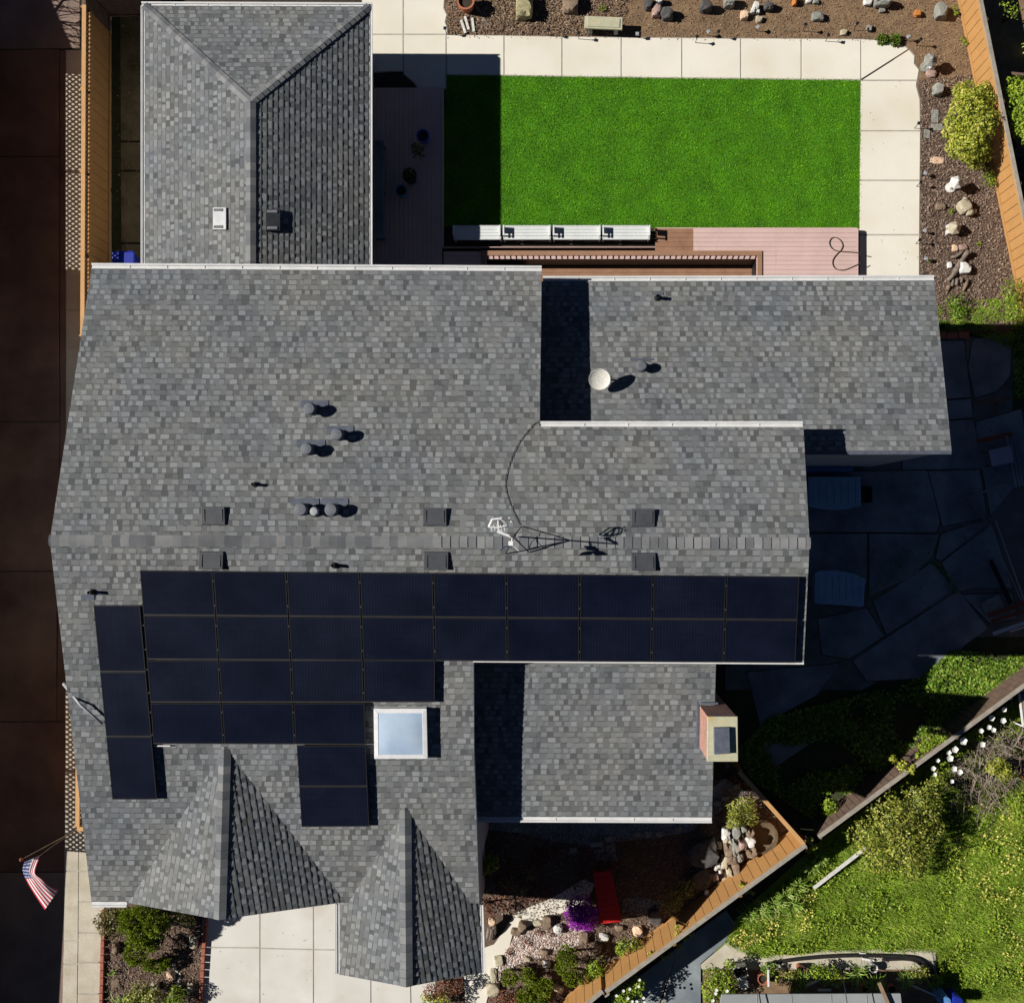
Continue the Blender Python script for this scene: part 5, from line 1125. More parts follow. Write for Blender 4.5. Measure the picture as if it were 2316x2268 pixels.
tag(MB().tube([P(1897, 2167, 2.6), P(1904, 2200, 2.55), P(1911, 2234, 2.55), P(1921, 2300, 2.6)], .012, 6).build('overhead_wire', MT['black'], None), 'dark wire crossing the potted plants toward the bottom edge', 'wire'); tag(MB().tube([P(1703, 2236, 2.0), P(1716, 2241, 2.05), P(1726, 2300, 2.1)], .018, 6).build('hooked_pole', MT['black'], None), 'thin dark hooked pole at the bottom edge near the bucket', 'pole')
for l, x, y, m in [('blue barrel at the bottom edge, left of two', 2139, 2266, 'tarp'), ('deep blue barrel at the bottom edge, right of two', 2166, 2266, 'blue')]:
    p = P(x, y, .7); t = thing('barrel', l, 'barrel', Vector((p.x, p.y, 0))); MB().lathe((p.x, p.y, 0), [(.15, 0), (.17, .05), (.17, .64), (.15, .68)], 18).build('barrel_body', MT[m], t); MB().lathe((p.x, p.y, .682), [(.155, 0), (.155, .02), (.1, .025)], 18).build('lid', MT[m], t)
q = PL([(2304, 1562), (2345, 1560), (2355, 1640), (2314, 1642)], .72); t = thing('garden_table', 'white framed table with brown top at the right edge of the photo', 'table', sum(q, Vector()) / 4 - Vector((0, 0, .72))); c = sum(q, Vector()) / 4
MB().prism([(p.lerp(c, .14).x, p.lerp(c, .14).y) for p in q], .70, .725).build('table_top', MT['wood'], t); f = MB()
for i in range(4): f.bar(q[i], q[(i + 1) % 4], .05, .05)
f.build('table_frame', MT['plastic'], t)
for p in q: MB().box((p.x, p.y, .34), (.04, .04, .68)).build('leg', MT['plastic'], t)
plank('upper orange brown timber at the right edge under the branches', (2302, 1668), (2335, 1700), .3, .15, 'wood'); plank('lower orange brown timber at the right edge by the branches', (2306, 1720), (2335, 1775), .35, .15, 'redwood')
p0 = P(2268, 165, .8); tag(MB().bar(P(2266, 165, .8), P(2340, 172, .8), .08, .06).build('trellis_rail', MT['oldwood'], None), 'weathered rail beyond the orange fence above the bright bush', 'rail')

# ================================================================ plants
def np_obj(name, V, nv, m, parent=None):
    """V: (n, nv, 3) separate little faces"""
    n = V.shape[0]; V = V.reshape(-1, 3).astype(np.float32)
    if parent: V = V - np.array(wloc(parent), dtype=np.float32)
    me = bpy.data.meshes.new(name); me.vertices.add(n * nv); me.vertices.foreach_set('co', V.ravel())
    me.loops.add(n * nv); me.loops.foreach_set('vertex_index', np.arange(n * nv, dtype=np.int32))
    me.polygons.add(n); me.polygons.foreach_set('loop_start', np.arange(0, n * nv, nv, dtype=np.int32))
    me.update(calc_edges=True); me.materials.append(MT[m])
    o = bpy.data.objects.new(name, me); COL.objects.link(o)
    if parent: o.parent = parent
    return o
def unit(a): return a / (np.linalg.norm(a, axis=1, keepdims=True) + 1e-9)
def leaf_quads(C, N_, T, L, W):
    T = unit(T - N_ * (T * N_).sum(1, keepdims=True)); B = np.cross(N_, T); L = np.asarray(L).reshape(-1, 1); W = np.asarray(W).reshape(-1, 1)
    return np.stack([C - T * L * .5, C + B * W * .5 + T * L * .08 - N_ * W * .12, C + T * L * .5, C - B * W * .5 + T * L * .08 - N_ * W * .12], 1)
def shell(c, r, n, sq=.85, up=.25):
    d = unit(rng.normal(size=(n, 3))); d[:, 2] = np.where(d[:, 2] < -up, -d[:, 2], d[:, 2])
    lump = 1 + .16 * np.sin(d[:, 0] * 5 + c[0] * 3) * np.cos(d[:, 1] * 4 + c[1] * 2) + .1 * np.sin(d[:, 2] * 7 + c[0])
    k = r * lump * (1 - .5 * rng.random(n) ** 2.2); return np.array(c) + d * k[:, None] * np.array([1, 1, sq]), d
def shrub(name, label, cat, clumps, n, L, W, m, group=None, part_name='foliage', stem=True, sq=.85, out=.9, extra=None):
    """clumps: (px, py, r_px, z) as seen; n leaves per square metre of clump silhouette"""
    cs = [(P(x, y, z), r * K(z)) for x, y, r, z in clumps]; b = sum((c for c, _ in cs), Vector()) / len(cs); b.z = 0
    t = thing(name, label, cat, b, group); V = []
    for c, r in cs:
        k = max(20, int(1.9 * n * math.pi * r * r)); C, d = shell(c, r, k, sq); C[:, 2] = np.maximum(C[:, 2], .02)
        N_ = unit(d * out + rng.normal(size=(k, 3)) * .55 + np.array([0, 0, .25])); T = rng.normal(size=(k, 3))
        V.append(leaf_quads(C, N_, T, L * rng.uniform(.6, 1.3, k), W * rng.uniform(.7, 1.3, k)))
    np_obj(part_name, np.concatenate(V), 4, m, t)
    if stem:
        s = MB()
        for c, r in cs: s.tube([b + Vector((0, 0, 0)), b.lerp(c, .5) + Vector((0, 0, -.1 * c.z)), c], [.035, .025, .012], 6)
        s.build('stem', MT['stem'], t)
    return t
def pine(name, label, clumps, dens=1500, m='pine', nl=.085, group=None):
    cs = [(P(x, y, z), r * K(z)) for x, y, r, z in clumps]; b = sum((c for c, _ in cs), Vector()) / len(cs); b.z = 0
    t = thing(name, label, 'shrub', b, group); V = []
    for c, r in cs:
        k = max(30, int(2.6 * dens / 7 * math.pi * r * r)); C, d = shell(c, r * .92, k, .8, .15); nn = 13
        C = np.repeat(C, nn, 0); d = np.repeat(d, nn, 0); q = len(C); T = unit(d * 1.0 + rng.normal(size=(q, 3)) * .62 + np.array([0, 0, .3]))
        N_ = unit(np.cross(T, rng.normal(size=(q, 3)))); L = nl * rng.uniform(.7, 1.25, q); C = C + T * (L * .5)[:, None]; C[:, 2] = np.maximum(C[:, 2], .02)
        V.append(leaf_quads(C, N_, T, L, np.full(q, .02)))
    np_obj('needles', np.concatenate(V), 4, m, t); s = MB()
    for c, r in cs: s.tube([b, b.lerp(c, .6) + Vector((0, 0, -.12 * c.z)), c], [.05, .035, .02], 7)
    s.build('branch', MT['bark'], t); return t
def straps(name, label, px, py, r_px, n, m='strap', h=.35, w_=.028, cat='plant', group=None, z0=0.0, lean=None):
    c = P(px, py, z0); r = r_px * K(0); t = thing(name, label, cat, Vector((c.x, c.y, z0)), group); V = []
    for i in range(n):
        a = rng.uniform(0, 2 * math.pi) if lean is None else rng.normal(lean, .8); l = r * rng.uniform(.6, 1.15); d = np.array([math.cos(a), math.sin(a), 0]); s = np.array([-d[1], d[0], 0]); hh = h * rng.uniform(.6, 1.2)
        o = np.array(c) + np.array([rng.normal(0, r * .15), rng.normal(0, r * .15), .02]); pr = None
        for k in range(4):
            f0, f1 = k / 4, (k + 1) / 4; p0 = o + d * l * f0 + np.array([0, 0, hh * math.sin(f0 * 2.5)]); p1 = o + d * l * f1 + np.array([0, 0, hh * math.sin(f1 * 2.5)])
            w0, w1 = w_ * (1 - f0 * .8), w_ * (1 - f1 * .8); V.append([p0 - s * w0 / 2, p0 + s * w0 / 2, p1 + s * w1 / 2, p1 - s * w1 / 2])
    # weld each leaf so it takes one tone
    V = np.array(V).reshape(n, 4, 4, 3); mb = MB()
    for q in V:
        b = len(mb.v); mb.v += [tuple(x - np.array([0, 0, 0])) for x in (q[0, 0], q[0, 1], q[1, 0], q[1, 1], q[2, 0], q[2, 1], q[3, 0], q[3, 1], q[3, 3], q[3, 2])]
        mb.f += [(b, b + 1, b + 3, b + 2), (b + 2, b + 3, b + 5, b + 4), (b + 4, b + 5, b + 7, b + 6), (b + 6, b + 7, b + 9, b + 8)]
    mb.build('leaf_clump', MT[m], t); return t
def in_poly(x, y, poly):
    r = np.zeros(len(x), bool); j = len(poly) - 1
    for i in range(len(poly)):
        (xi, yi), (xj, yj) = poly[i], poly[j]; c = ((yi > y) != (yj > y)) & (x < (xj - xi) * (y - yi) / (yj - yi + 1e-12) + xi); r ^= c; j = i
    return r
def sample(poly, n, clump=0.0, sc_=.03, seed=0.0, thr=0.0):
    a = np.array(poly, float); lo, hi = a.min(0), a.max(0); X = []; tot = 0
    while tot < n:
        x = rng.uniform(lo[0], hi[0], n * 2); y = rng.uniform(lo[1], hi[1], n * 2); k = in_poly(x, y, poly); x, y = x[k], y[k]
        if clump:
            q = np.array([noise.noise((u * sc_ + seed, v * sc_, seed * 2)) for u, v in zip(x, y)]); k = q > thr + rng.uniform(-clump, clump, len(q)); x, y = x[k], y[k]
        X.append(np.stack([x, y], 1)); tot += len(x)
        if len(X) > 40: break
    return np.concatenate(X)[:n]
def ground_pts(xy_, z=0.0): return np.stack([(xy_[:, 0] - CX) * K(0), -(xy_[:, 1] - CY) * K(0), np.full(len(xy_), z)], 1)
def stuff(o, name=None): o['kind'] = 'stuff'; return o
def blades(name, poly, n, h, wd, m, z=.015, clump=0.0, sc_=.03, seed=0.0, thr=0.0, lean=.5):
    p = ground_pts(sample(poly, n, clump, sc_, seed, thr), z); n = len(p); a = rng.uniform(0, 2 * math.pi, n); s = np.stack([np.cos(a), np.sin(a), 0 * a], 1); hh = h * rng.uniform(.5, 1.3, n)
    tip = p + np.stack([rng.normal(0, lean, n) * hh, rng.normal(0, lean, n) * hh, hh], 1); W = (wd * rng.uniform(.7, 1.4, n))[:, None]
    return stuff(np_obj(name, np.stack([p - s * W / 2, p + s * W / 2, tip], 1), 3, m))
def chips(name, poly, n, L, W, m, z=.02, tilt=.5, clump=0.0, zr=.02, **kw):
    p = ground_pts(sample(poly, n, clump, **kw), z); n = len(p); p[:, 2] += rng.uniform(0, zr, n)
    N_ = unit(np.stack([rng.normal(0, tilt, n), rng.normal(0, tilt, n), np.ones(n)], 1)); return stuff(np_obj(name, leaf_quads(p, N_, rng.normal(size=(n, 3)), L * rng.uniform(.5, 1.5, n), W * rng.uniform(.6, 1.4, n)), 4, m))
def pebbles(name, poly, n, r, m, z=.02, **kw):
    p = ground_pts(sample(poly, n, **kw), z); mb = MB()
    for q in p:
        s = r * rng.uniform(.5, 1.5); a = rng.uniform(0, 3.1); e = rng.uniform(.6, 1.0); c, d = math.cos(a) * s, math.sin(a) * s; x, y, zz = q
        mb.add([(x + c, y + d, zz), (x - d * e, y + c * e, zz), (x - c, y - d, zz), (x + d * e, y - c * e, zz), (x + c * .5 - d * .4, y + d * .5 + c * .4, zz + s * .7), (x - c * .5 + d * .4, y - d * .5 - c * .4, zz + s * .65)], [(0, 1, 4), (1, 2, 5, 4), (2, 3, 5), (3, 0, 4, 5)])
    o = mb.build(name, MT[m]); return stuff(o)
# --- ground covers
lawn_edge = [(1005, 168), (1140, 169), (1406, 173), (1676, 176), (1949, 179), (1948, 350), (1946, 517), (1480, 517), (1130, 515), (1003, 514), (1003, 300)]
blades('lawn_grass', lawn_edge, 95000, .032, .018, 'blade', .015, lean=.55)
W2 = [(1640, 2130), (1700, 2060), (1850, 1920), (2330, 1565), (2330, 2260), (2130, 2262), (2118, 2150), (1850, 2150), (1700, 2165)]
blades('rough_grass_blades', W2, 80000, .10, .02, 'wblade', .01, .5, .012, 3.0, -.25, .7)
chips('weed_leaves', W2, 9000, .075, .05, 'leafg', .05, .7, .12, .12, sc_=.017, seed=7.0, thr=.14)
chips('weed_flowers', [(1690, 2060), (1800, 1990), (1850, 2010), (1830, 2100), (1760, 2110), (1680, 2140), (1640, 2140)], 420, .055, .05, 'petaly', .12, .6, .2, .06, sc_=.03, seed=2.0)
chips('weed_flowers', [(2080, 1900), (2330, 1700), (2330, 2260), (2270, 2230), (2250, 2060), (2160, 1990)], 700, .055, .05, 'petaly', .12, .6, .2, .06, sc_=.02, seed=5.0)
NB = [(1009, -40), (2165, -40), (2205, 180), (2085, 175), (2060, 100), (1985, 89), (1011, 79)]
chips('bark_chips', NB, 9000, .05, .022, 'chiptan', .012, .5, zr=.03); chips('bark_chips', [(1009, -40), (1440, -40), (1400, 84), (1011, 79)], 5500, .075, .032, 'chip', .02, .6, zr=.04)
chips('bark_chips', [(2082, 180), (2202, 170), (2325, 740), (2110, 742), (2080, 600)], 12000, .075, .032, 'chip', .02, .6, zr=.04)
chips('bark_chips', [(232, 2062), (465, 2062), (450, 2290), (228, 2290)], 6000, .06, .03, 'chip', .03, .6, zr=.04)
chips('bark_chips', [(1090, 1880), (1560, 1890), (1660, 1740), (1795, 1880), (1370, 2195), (1290, 2250), (1120, 2290), (1110, 2250), (1240, 2090), (1100, 2060)], 13000, .065, .03, 'chip', .02, .6, zr=.04)
pebbles('white_pebbles', [(1152, 2140), (1168, 2112), (1215, 2100), (1250, 2084), (1290, 2088), (1345, 2108), (1300, 2140), (1230, 2162), (1180, 2176), (1136, 2195), (1128, 2230), (1118, 2230), (1130, 2180)], 2600, .032, 'pebble', .02)
pebbles('shaded_gravel', [(1092, 1840), (1600, 1830), (1640, 1770), (1688, 1792), (1560, 1880), (1480, 1892), (1400, 1902), (1330, 1910), (1250, 1902), (1180, 1883), (1092, 1872)], 3000, .03, 'gravel', .018)
pebbles('shaded_gravel', [(1405, 2035), (1440, 2025), (1500, 2040), (1495, 2060), (1440, 2068), (1408, 2060)], 500, .03, 'gravel', .018); pebbles('shaded_gravel', [(1340, 1925), (1390, 1905), (1395, 1945), (1350, 1945)], 260, .03, 'gravel', .018)
chips('ground_cover', [(1660, 1700), (1740, 1620), (1960, 1565), (2080, 1530), (2150, 1470), (2325, 1480), (2325, 1535), (1835, 1850), (1700, 1760)], 15000, .09, .075, 'cover', .04, .5, .22, .14, sc_=.012, seed=1.0, thr=-.02)
chips('ground_cover', [(2140, 1500), (2330, 1494), (2330, 1520), (2230, 1580), (2150, 1575)], 3800, .08, .065, 'cover', .05, .5, zr=.14)
chips('moss_tufts', [(2200, 755), (2325, 750), (2325, 900), (2292, 900), (2290, 790)], 1600, .06, .05, 'cover', .02, .5, zr=.05)
blades('weed_grass', [(2120, 690), (2310, 670), (2325, 745), (2110, 748)], 5000, .10, .02, 'wblade', .01, .3, .04, 2.0, -.05, .6)
blades('crack_grass', [(2000, 1268), (2120, 1205), (2130, 1215), (2110, 1270), (1960, 1372), (1950, 1360)], 900, .07, .015, 'blade', .01); blades('crack_grass', [(2100, 1270), (2125, 1270), (2170, 1335), (2160, 1345)], 400, .07, .015, 'blade', .01)
chips('fallen_leaves', [(1095, 1900), (1420, 1930), (1330, 2000), (1160, 2060), (1095, 2050)], 900, .07, .045, 'redleaf', .05, .5, .2, .05, sc_=.02, seed=9.0)
chips('leaf_litter', [(1012, 81), (1980, 90), (1980, 97), (1012, 88)], 80, .045, .03, 'chip', .034, .3, zr=.004); chips('leaf_litter', [(460, 2060), (930, 2060), (930, 2268), (455, 2268)], 30, .045, .03, 'chip', .034, .3, zr=.004); chips('leaf_litter', [(1950, 180), (2078, 180), (2078, 600), (1950, 600)], 22, .04, .028, 'chip', .034, .3, zr=.004)
chips('leaf_litter', [(266, 40), (322, 40), (322, 600), (266, 600)], 220, .06, .04, 'chiptan', .03, .4, zr=.01); chips('leaf_litter', [(1850, 1000), (2300, 800), (2310, 1400), (1900, 1490)], 320, .06, .04, 'chip', .03, .4, zr=.01)
# --- back garden
shrub('flowering_shrub', 'large yellow green shrub spreading against the orange fence', 'shrub', [(2180, 215, 28, .9), (2205, 235, 38, 1.1), (2180, 265, 44, 1.15), (2215, 285, 40, 1.25), (2160, 295, 30, .8), (2195, 320, 44, 1.1), (2165, 335, 26, .7), (2220, 345, 24, .8), (2225, 210, 22, .95), (2205, 365, 20, .7)], 620, .115, .05, 'leafy')
shrub('leafy_bush', 'bright green bush beyond the orange fence, cut by the right edge', 'bush', [(2300, 205, 30, 1.0), (2330, 235, 45, 1.2), (2300, 265, 30, .9), (2325, 290, 35, 1.0)], 620, .10, .05, 'leafg')
straps('agave', 'pale spiky leaves in the dark beyond the orange fence', 2325, 118, 30, 9, 'strap', .5, .10)
shrub('dark_bush', 'sparse dark bush in the black shade at the top right corner', 'bush', [(2282, 18, 20, .8), (2300, 30, 14, .6)], 160, .09, .045, 'leafg')
def twigs(name, label, cx_, cy_, rx_, ry_, n, h, cat='branches', L=(.3, .8), kinds='twig', z=.1):
    t = thing(name, label, cat, P(cx_, cy_, 0)); mb = MB()
    for i in range(n):
        a = rng.uniform(0, 2 * math.pi); q = rng.random() ** .5; p = P(cx_ + rx_ * q * math.cos(a), cy_ + ry_ * q * math.sin(a), 0); p.z = z + h * rng.random() * (1.1 - q); d = rng.uniform(0, 2 * math.pi); l = rng.uniform(*L); r = rng.uniform(.005, .014); pts = [p]
        for k in range(4):
            d += rng.normal(0, .4); p = p + Vector((math.cos(d), math.sin(d), rng.normal(0, .22))) * l / 4; p.z = max(p.z, .02); pts.append(p.copy())
        mb.tube(pts, [r, r * .9, r * .75, r * .6, r * .4], 4)
    mb.build('twig_mass', MT[kinds], t); return t
twigs('dry_branches', 'tangle of dry twigs beyond the orange fence below the bright bush', 2312, 370, 22, 55, 60, .8)
for l, x, y, r, n in [('small bright green weed between brown stone and carved animal', 2151, 481, 8, 14), ('small green weed right of the tan round stone', 2211, 553, 7, 12), ('small weed beside the lowest pale path light', 2099, 592, 7, 10), ('green weed above the concrete bench', 1361, 23, 9, 16)]: straps('weed', l, x, y, r, n, 'leafg' if 'green' in l else 'strap', .12, .03)
for l, x, y, r in [('left one of two grass tufts on the curved path edge', 1995, 90, 11), ('right and larger grass tuft on the curved path edge', 2023, 93, 13), ('round lime green tuft by the wing roof edge', 2130, 738, 10), ('lime green tuft right of the pink edging brick', 2187, 734, 7)]: pine('grass_tuft', l, [(x, y, r, .06)], 2600, 'cover', .07)
for l, x, y, r, z, m in [('green plant at the fence foot under the yellow shrub', 2235, 395, 20, .25, 'leafg'), ('bright green creeper on the orange fence near the house wing', 2286, 655, 26, .5, 'leafg'), ('lower creeper on the orange fence near the shadow line', 2296, 705, 26, .35, 'leafg'), ('yellow green weeds below the driftwood logs', 2165, 690, 26, .08, 'cover'), ('small weeds at the fence foot near the top corner', 2180, 92, 9, .12, 'leafg'), ('dark weed at the foot of the fence top corner', 2158, 22, 9, .15, 'leafg')]: shrub('creeper', l, 'plant', [(x, y, r, z), (x + 5, y + r * .8, r * .7, z)], 330, .075, .045, m, stem=False)
shrub('potted_plant', 'dark leafy plant between the pots on the shaded deck', 'plant', [(945, 340, 17, .75)], 500, .10, .05, 'leafd'); shrub('tub_plant', 'plant filling the dark tub on the deck', 'plant', [(926, 394, 14, .75)], 400, .09, .045, 'leafd', stem=False)
# --- front bed
pine('pine_shrub', 'large cloud pruned pine under the front eave', [(300, 2082, 30, 1.15), (330, 2060, 26, 1.2), (352, 2088, 30, 1.2), (322, 2112, 32, 1.05), (306, 2155, 24, .8), (345, 2125, 26, .9), (285, 2068, 18, 1.0)], 1700)
pine('pine_shrub', 'low pine clump in the middle of the front bed', [(338, 2178, 15, .35), (360, 2182, 15, .35), (375, 2176, 11, .35)], 1900)
shrub('dark_shrub', 'dark brown green shrub leaning over the left walkway', 'shrub', [(235, 2080, 21, .9), (256, 2066, 22, .95), (256, 2098, 22, .8), (238, 2104, 14, .7)], 560, .085, .045, 'leafd')
shrub('shaded_shrub', 'shrub in deep shade under the gable eave', 'shrub', [(400, 2072, 20, .6), (425, 2080, 16, .5), (375, 2085, 18, .6)], 500, .08, .045, 'leafo')
shrub('mixed_shrub', 'olive shrub at the bottom edge of the front bed', 'shrub', [(318, 2238, 22, .6), (345, 2256, 28, .6), (305, 2265, 24, .6)], 600, .085, .035, 'leafo'); straps('strap_plant', 'bright strappy plant at the bottom left of the front bed', 288, 2262, 34, 60, 'strap', .45, .03); shrub('fern_shrub', 'green leafy shrub at the bottom right of the front bed', 'shrub', [(400, 2252, 24, .5), (385, 2268, 20, .5)], 560, .10, .03, 'leafg')
straps('weed', 'sparse pale weed beside the sprinkler line', 258, 2196, 12, 16, 'strap', .15, .03)
tag(MB().tube([P(x, y, .06) for x, y in smooth_curve([(276, 2165), (277, 2200), (275, 2225), (270, 2240)])], .010, 6).build('sprinkler_line', MT['black'], None, True), 'thin black irrigation line running down the front bed', 'irrigation line')
shrub('red_shrub', 'red brown shrub at the foot of the smaller gable', 'shrub', [(975, 2240, 20, .5), (1005, 2232, 24, .55), (1036, 2228, 18, .5)], 620, .07, .035, 'redleaf'); shrub('lime_shrub', 'yellow green shrub under the red brown one at the bottom edge', 'shrub', [(972, 2262, 20, .45), (1000, 2262, 22, .45)], 620, .08, .04, 'leafy')
# --- side garden
PN = [('round pine clump standing alone by the stone path', [(1152, 2207, 18, .5)]), ('pine clump above the small group, right of its black shadow', [(1193, 2202, 17, .55), (1208, 2216, 13, .5)]), ('bushy pine clump in the middle of the small group', [(1230, 2232, 21, .5), (1212, 2232, 14, .45)]), ('darker pine clump low in the small group', [(1190, 2246, 18, .45), (1185, 2262, 16, .4)]), ('pine clump at the bottom edge of the side garden', [(1222, 2266, 20, .4)]),
      ('tallest pine clump near the pebble bed', [(1284, 2162, 25, .8), (1268, 2188, 12, .6)]), ('rounded pine clump directly below the tallest one', [(1292, 2208, 20, .6)])]
for l, c in PN: pine('pine_clump', l, c, 2000, 'pine', .075)
for l, x, y, r, z in [('open green shrub above the diagonal fence', 1410, 2138, 20, .5), ('dark half shaded shrub right of the open green one', 1438, 2132, 17, .5), ('leafy green shrub at the fence foot by the pines', 1346, 2186, 24, .5), ('pale green shrub between pines and fence end', 1322, 2206, 18, .4)]: shrub('side_shrub', l, 'shrub', [(x, y, r, z), (x - 6, y + r * .5, r * .7, z * .8)], 480, .075, .04, 'leafg' if 'dark' not in l else 'leafo')
shrub('purple_bush', 'round bush covered in magenta blossom beside the red bridge', 'bush', [(1316, 2062, 36, .55), (1300, 2052, 24, .5), (1330, 2082, 24, .45), (1305, 2082, 22, .4)], 1000, .06, .04, 'magenta')
shrub('red_ground_shrub', 'rusty red low shrub at the bottom of the stone path', 'shrub', [(1140, 2256, 22, .3), (1165, 2262, 20, .3), (1120, 2268, 18, .25)], 620, .06, .03, 'redleaf')
for l, x, y in [('red succulent patch at the left corner of the pebbles', 1149, 2152), ('red succulent patch in the middle of the pebbles', 1190, 2126), ('red succulent beside the white quartz ball', 1242, 2104), ('red succulent below the tall grey brown rock', 1217, 2104)]: shrub('red_succulent', l, 'plant', [(x, y, 9, .08), (x + 8, y + 7, 6, .06)], 700, .05, .025, 'redleaf', stem=False)
shrub('house_bush', 'leafy bush in the shade against the east house wall', 'bush', [(1108, 1950, 24, .6), (1090, 1960, 20, .7)], 480, .10, .05, 'leafg'); shrub('dry_bush', 'rusty dry bush against the wall above the stump', 'bush', [(1098, 2045, 18, .7), (1108, 2068, 14, .6)], 560, .07, .035, 'redleaf')
shrub('shade_shrub', 'dark shrub in deep shade below the gravel path', 'shrub', [(1150, 1990, 22, .4), (1200, 1975, 20, .35), (1180, 2005, 18, .3)], 260, .08, .04, 'leafd'); shrub('shade_shrub', 'dark shrub in the shade near the vine and fence', 'shrub', [(1520, 2040, 28, .45), (1550, 2010, 24, .4)], 300, .08, .04, 'leafo')
shrub('shade_grass', 'dark grassy clump left of the fountain in the shade', 'plant', [(1420, 1930, 26, .3), (1450, 1950, 24, .3)], 400, .10, .02, 'leafd', stem=False)
shrub('fountain_shrub', 'olive shrub with long leaves above the fountain rocks', 'shrub', [(1668, 1830, 24, .7), (1690, 1818, 22, .75), (1665, 1852, 20, .6), (1695, 1845, 20, .6), (1652, 1866, 9, .4)], 520, .14, .03, 'leafo')
for l, pts in [('pale ivy spilling over the diagonal fence by the dark patio', [(1530, 2098, 7, 1.38), (1532, 2112, 7, 1.38), (1548, 2120, 7, 1.0), (1562, 2110, 7, 1.1), (1536, 2140, 7, 1.0)]), ('thin ivy strand on the fence near the corner post', [(1470, 2156, 6, 1.38), (1478, 2166, 5, 1.38), (1500, 2164, 5, 1.0), (1516, 2160, 5, .9)]), ('small ivy sprig on the fence below the fountain', [(1678, 2000, 6, 1.38), (1690, 2014, 7, 1.2), (1702, 2018, 5, 1.0)]), ('ivy cluster at the outer fence corner', [(1832, 1900, 9, 1.3), (1838, 1914, 9, 1.2), (1826, 1922, 7, 1.1)])]: shrub('ivy', l, 'ivy', pts, 620, .07, .06, 'leafy', stem=True)
# --- neighbour's plants
shrub('big_shrub', 'large olive shrub below the weathered fence', 'shrub', [(1965, 1885, 44, .9), (2020, 1845, 52, 1.2), (2080, 1815, 46, 1.1), (2050, 1900, 54, 1.1), (1985, 1935, 40, .7), (2100, 1870, 36, .9), (2060, 1955, 36, .6), (2115, 1775, 24, .8)], 430, .10, .045, 'leafo')
t = shrub('poppy_plant', 'tall leafy plant with many white poppy flowers by the weathered fence', 'plant', [(2150, 1690, 20, .5), (2130, 1730, 20, .5), (2205, 1665, 16, .5), (2120, 1760, 14, .4), (2175, 1700, 16, .4)], 260, .09, .045, 'leafg')
for x, y, r in [(2284, 1578, 5), (2270, 1604, 6), (2242, 1623, 7), (2268, 1629, 7), (2236, 1644, 6), (2246, 1650, 6), (2218, 1652, 6), (2178, 1675, 9), (2159, 1694, 8), (2145, 1701, 6), (2148, 1714, 8), (2120, 1719, 5), (2110, 1737, 6), (2157, 1738, 7), (2170, 1745, 7), (2113, 1750, 5), (2221, 1683, 7), (2152, 1766, 5)]:
    z = .95; c = P(x, y, z); rr = r * K(z); f = MB(); n = 5
    for k in range(n):
        a = 2 * math.pi * k / n + x; d = Vector((math.cos(a), math.sin(a), 0)); s = Vector((-d.y, d.x, 0)); f.add([c, c + d * rr * .6 + s * rr * .65 + Vector((0, 0, .03)), c + d * rr * 1.05 + Vector((0, 0, .05)), c + d * rr * .6 - s * rr * .65 + Vector((0, 0, .03))], [(0, 1, 2, 3)])
    f.lathe((c.x, c.y, z), [(rr * .2, 0), (rr * .16, .02)], 6); f.build('flower', MT['petal'], t)
twigs('brush_pile', 'heap of dry grey branches beside the white poppies', 2215, 1755, 62, 70, 300, .7, L=(.35, 1.1)); twigs('brush_pile', 'upper branch heap at the right edge of the photo', 2270, 1690, 48, 38, 120, .8, L=(.4, 1.2))
shrub('golden_shrub', 'golden and lime shrub poking through the branch heap', 'shrub', [(2245, 1735, 18, .8), (2270, 1745, 22, .7), (2262, 1725, 14, .8)], 560, .08, .045, 'leafy'); shrub('edge_shrub', 'green shrub at the right edge below the branch heap', 'shrub', [(2305, 1815, 24, .5), (2310, 1850, 28, .4)], 420, .09, .05, 'leafg')
DL = [(1690, 2062, 26), (1718, 2050, 34), (1748, 2036, 34), (1772, 2020, 32), (1800, 2000, 28), (1830, 1950, 24), (1790, 2040, 28), (1850, 1935, 24)]
LB = ['lowest daylily clump along the outer side of the fence', 'second lowest daylily clump along the fence, widely spread', 'third daylily clump up along the fence', 'daylily clump left of the weathered white plank', 'daylily clump at the lower end of the white plank', 'daylily clump above the white plank near the corner', 'daylily clump just under the white plank end', 'daylily clump between white plank and fence corner']
for (x, y, r), l in zip(DL, LB): straps('daylily', l, x, y, r, 55, 'strap', .4, .03)
shrub('vine_mound', 'bright vine mound growing over the weathered fence', 'vine', [(2108, 1670, 26, 1.0), (2095, 1690, 18, .9), (2130, 1662, 16, 1.2), (2080, 1710, 12, 1.0)], 520, .085, .06, 'leafg'); shrub('vine_sprig', 'sprawling ivy on the weathered fence above the big shrub', 'ivy', [(2040, 1730, 13, 1.35), (2060, 1738, 12, 1.3), (2020, 1715, 10, 1.2), (2042, 1750, 10, 1.1)], 480, .085, .06, 'leafy'); shrub('vine_sprig', 'small bright vine patch by the lower weathered fence', 'ivy', [(1878, 1822, 20, .5), (1890, 1838, 14, .5), (1868, 1838, 12, .4)], 520, .08, .06, 'leafg')
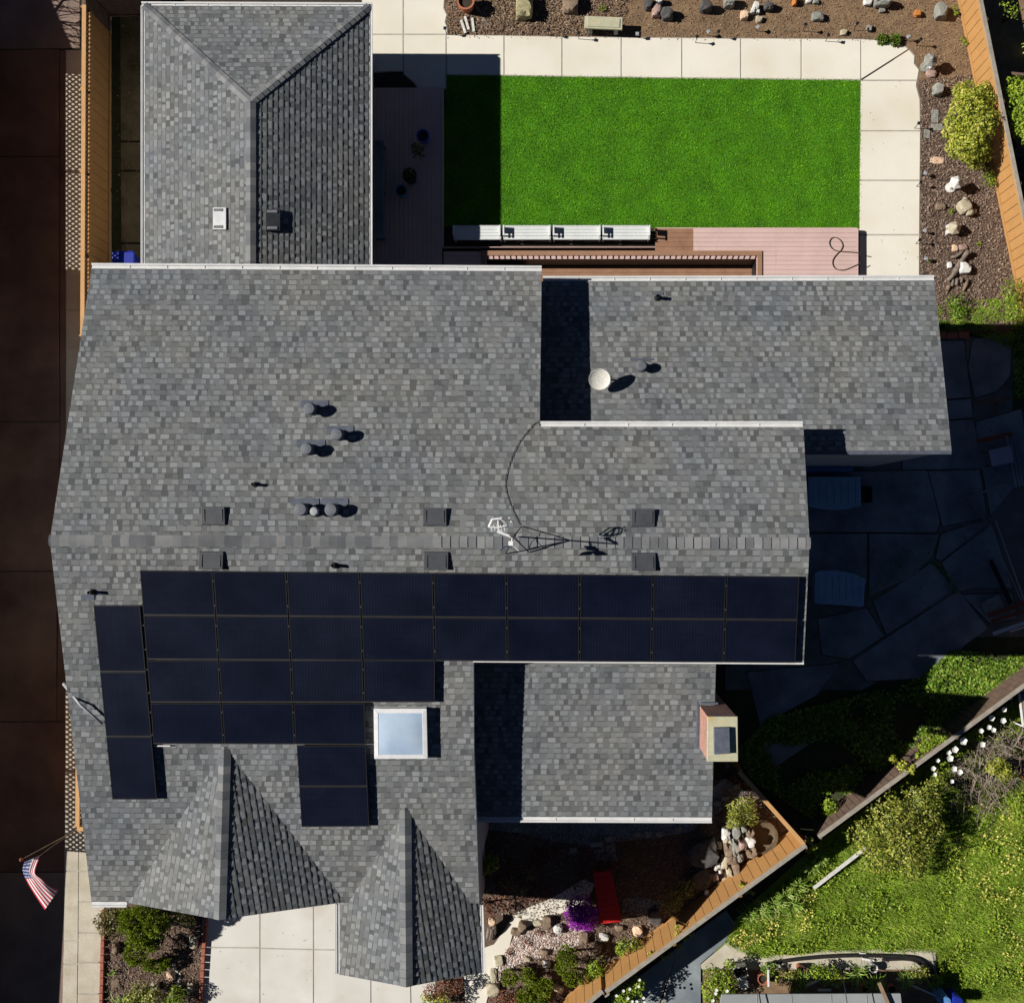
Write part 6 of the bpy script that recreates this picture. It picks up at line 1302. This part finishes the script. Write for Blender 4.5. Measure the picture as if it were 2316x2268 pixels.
def flowers(t, pts, z, r):
    for x, y in pts:
        c = P(x, y, z); f = MB()
        for k in range(5): a = 2 * math.pi * k / 5; d = Vector((math.cos(a), math.sin(a), .2)); s = Vector((-d.y, d.x, 0)); f.add([c, c + d * r * .6 + s * r * .5, c + d * r, c + d * r * .6 - s * r * .5], [(0, 1, 2, 3)])
        f.build('flower', MT['petal'], t)
t = shrub('white_flower_bush', 'green bush dotted with white flowers below the corner post', 'bush', [(1415, 2245, 26, .8), (1440, 2228, 22, .9), (1400, 2262, 22, .7), (1432, 2262, 22, .7)], 480, .09, .05, 'leafg'); flowers(t, [(1394, 2251), (1420, 2257), (1430, 2264), (1424, 2236), (1444, 2230), (1440, 2264), (1455, 2256), (1446, 2215), (1410, 2240), (1457, 2266)], 1.15, .05)
t = shrub('corner_bush', 'variegated green bush at the left end of the pot bed', 'bush', [(1615, 2205, 24, .7), (1640, 2215, 26, .7), (1610, 2240, 26, .6), (1640, 2245, 22, .6), (1650, 2180, 14, .6), (1612, 2262, 16, .5)], 520, .085, .05, 'leafg'); flowers(t, [(1620, 2238), (1618, 2246), (1644, 2240), (1612, 2262)], .9, .06)
for l, x, y, r, z, m in [('olive potted plant right of the rusty pot', 1785, 2208, 17, .5, 'leafo'), ('pale green spreading plant beside the white stick', 1800, 2226, 17, .45, 'cover'), ('fresh green plant in the middle of the pot bed', 1845, 2195, 17, .5, 'leafg'), ('bright green plant just above the white stick end', 1872, 2206, 18, .5, 'leafg'), ('feathery pale plant in the grey pot', 1891, 2216, 14, .55, 'leafy'), ('low green row along the top of the pot bed', 1740, 2192, 16, .25, 'cover'), ('yellow green plant in front of the pots near the bucket', 1765, 2216, 10, .4, 'leafy'), ('dark plant by the bending black hose', 2075, 2200, 18, .4, 'leafo'), ('pale weed at the right end of the pot bed', 2112, 2218, 14, .3, 'cover')]: shrub('bed_plant', l, 'plant', [(x, y, r * 1.2, z), (x + r * .6, y - 3, r * .9, z)], 520, .07, .04, m, stem=False)
for l, x, y, r in [('large spider plant under the overhead wire', 1938, 2196, 36), ('second spider plant left of the brown pole', 1975, 2214, 28), ('spider plant right of the terracotta pot', 2046, 2208, 28), ('spider plant beside the tan clay pot', 1812, 2204, 22)]: straps('spider_plant', l, x, y, r, 46, 'strap', .35, .03, z0=.3)
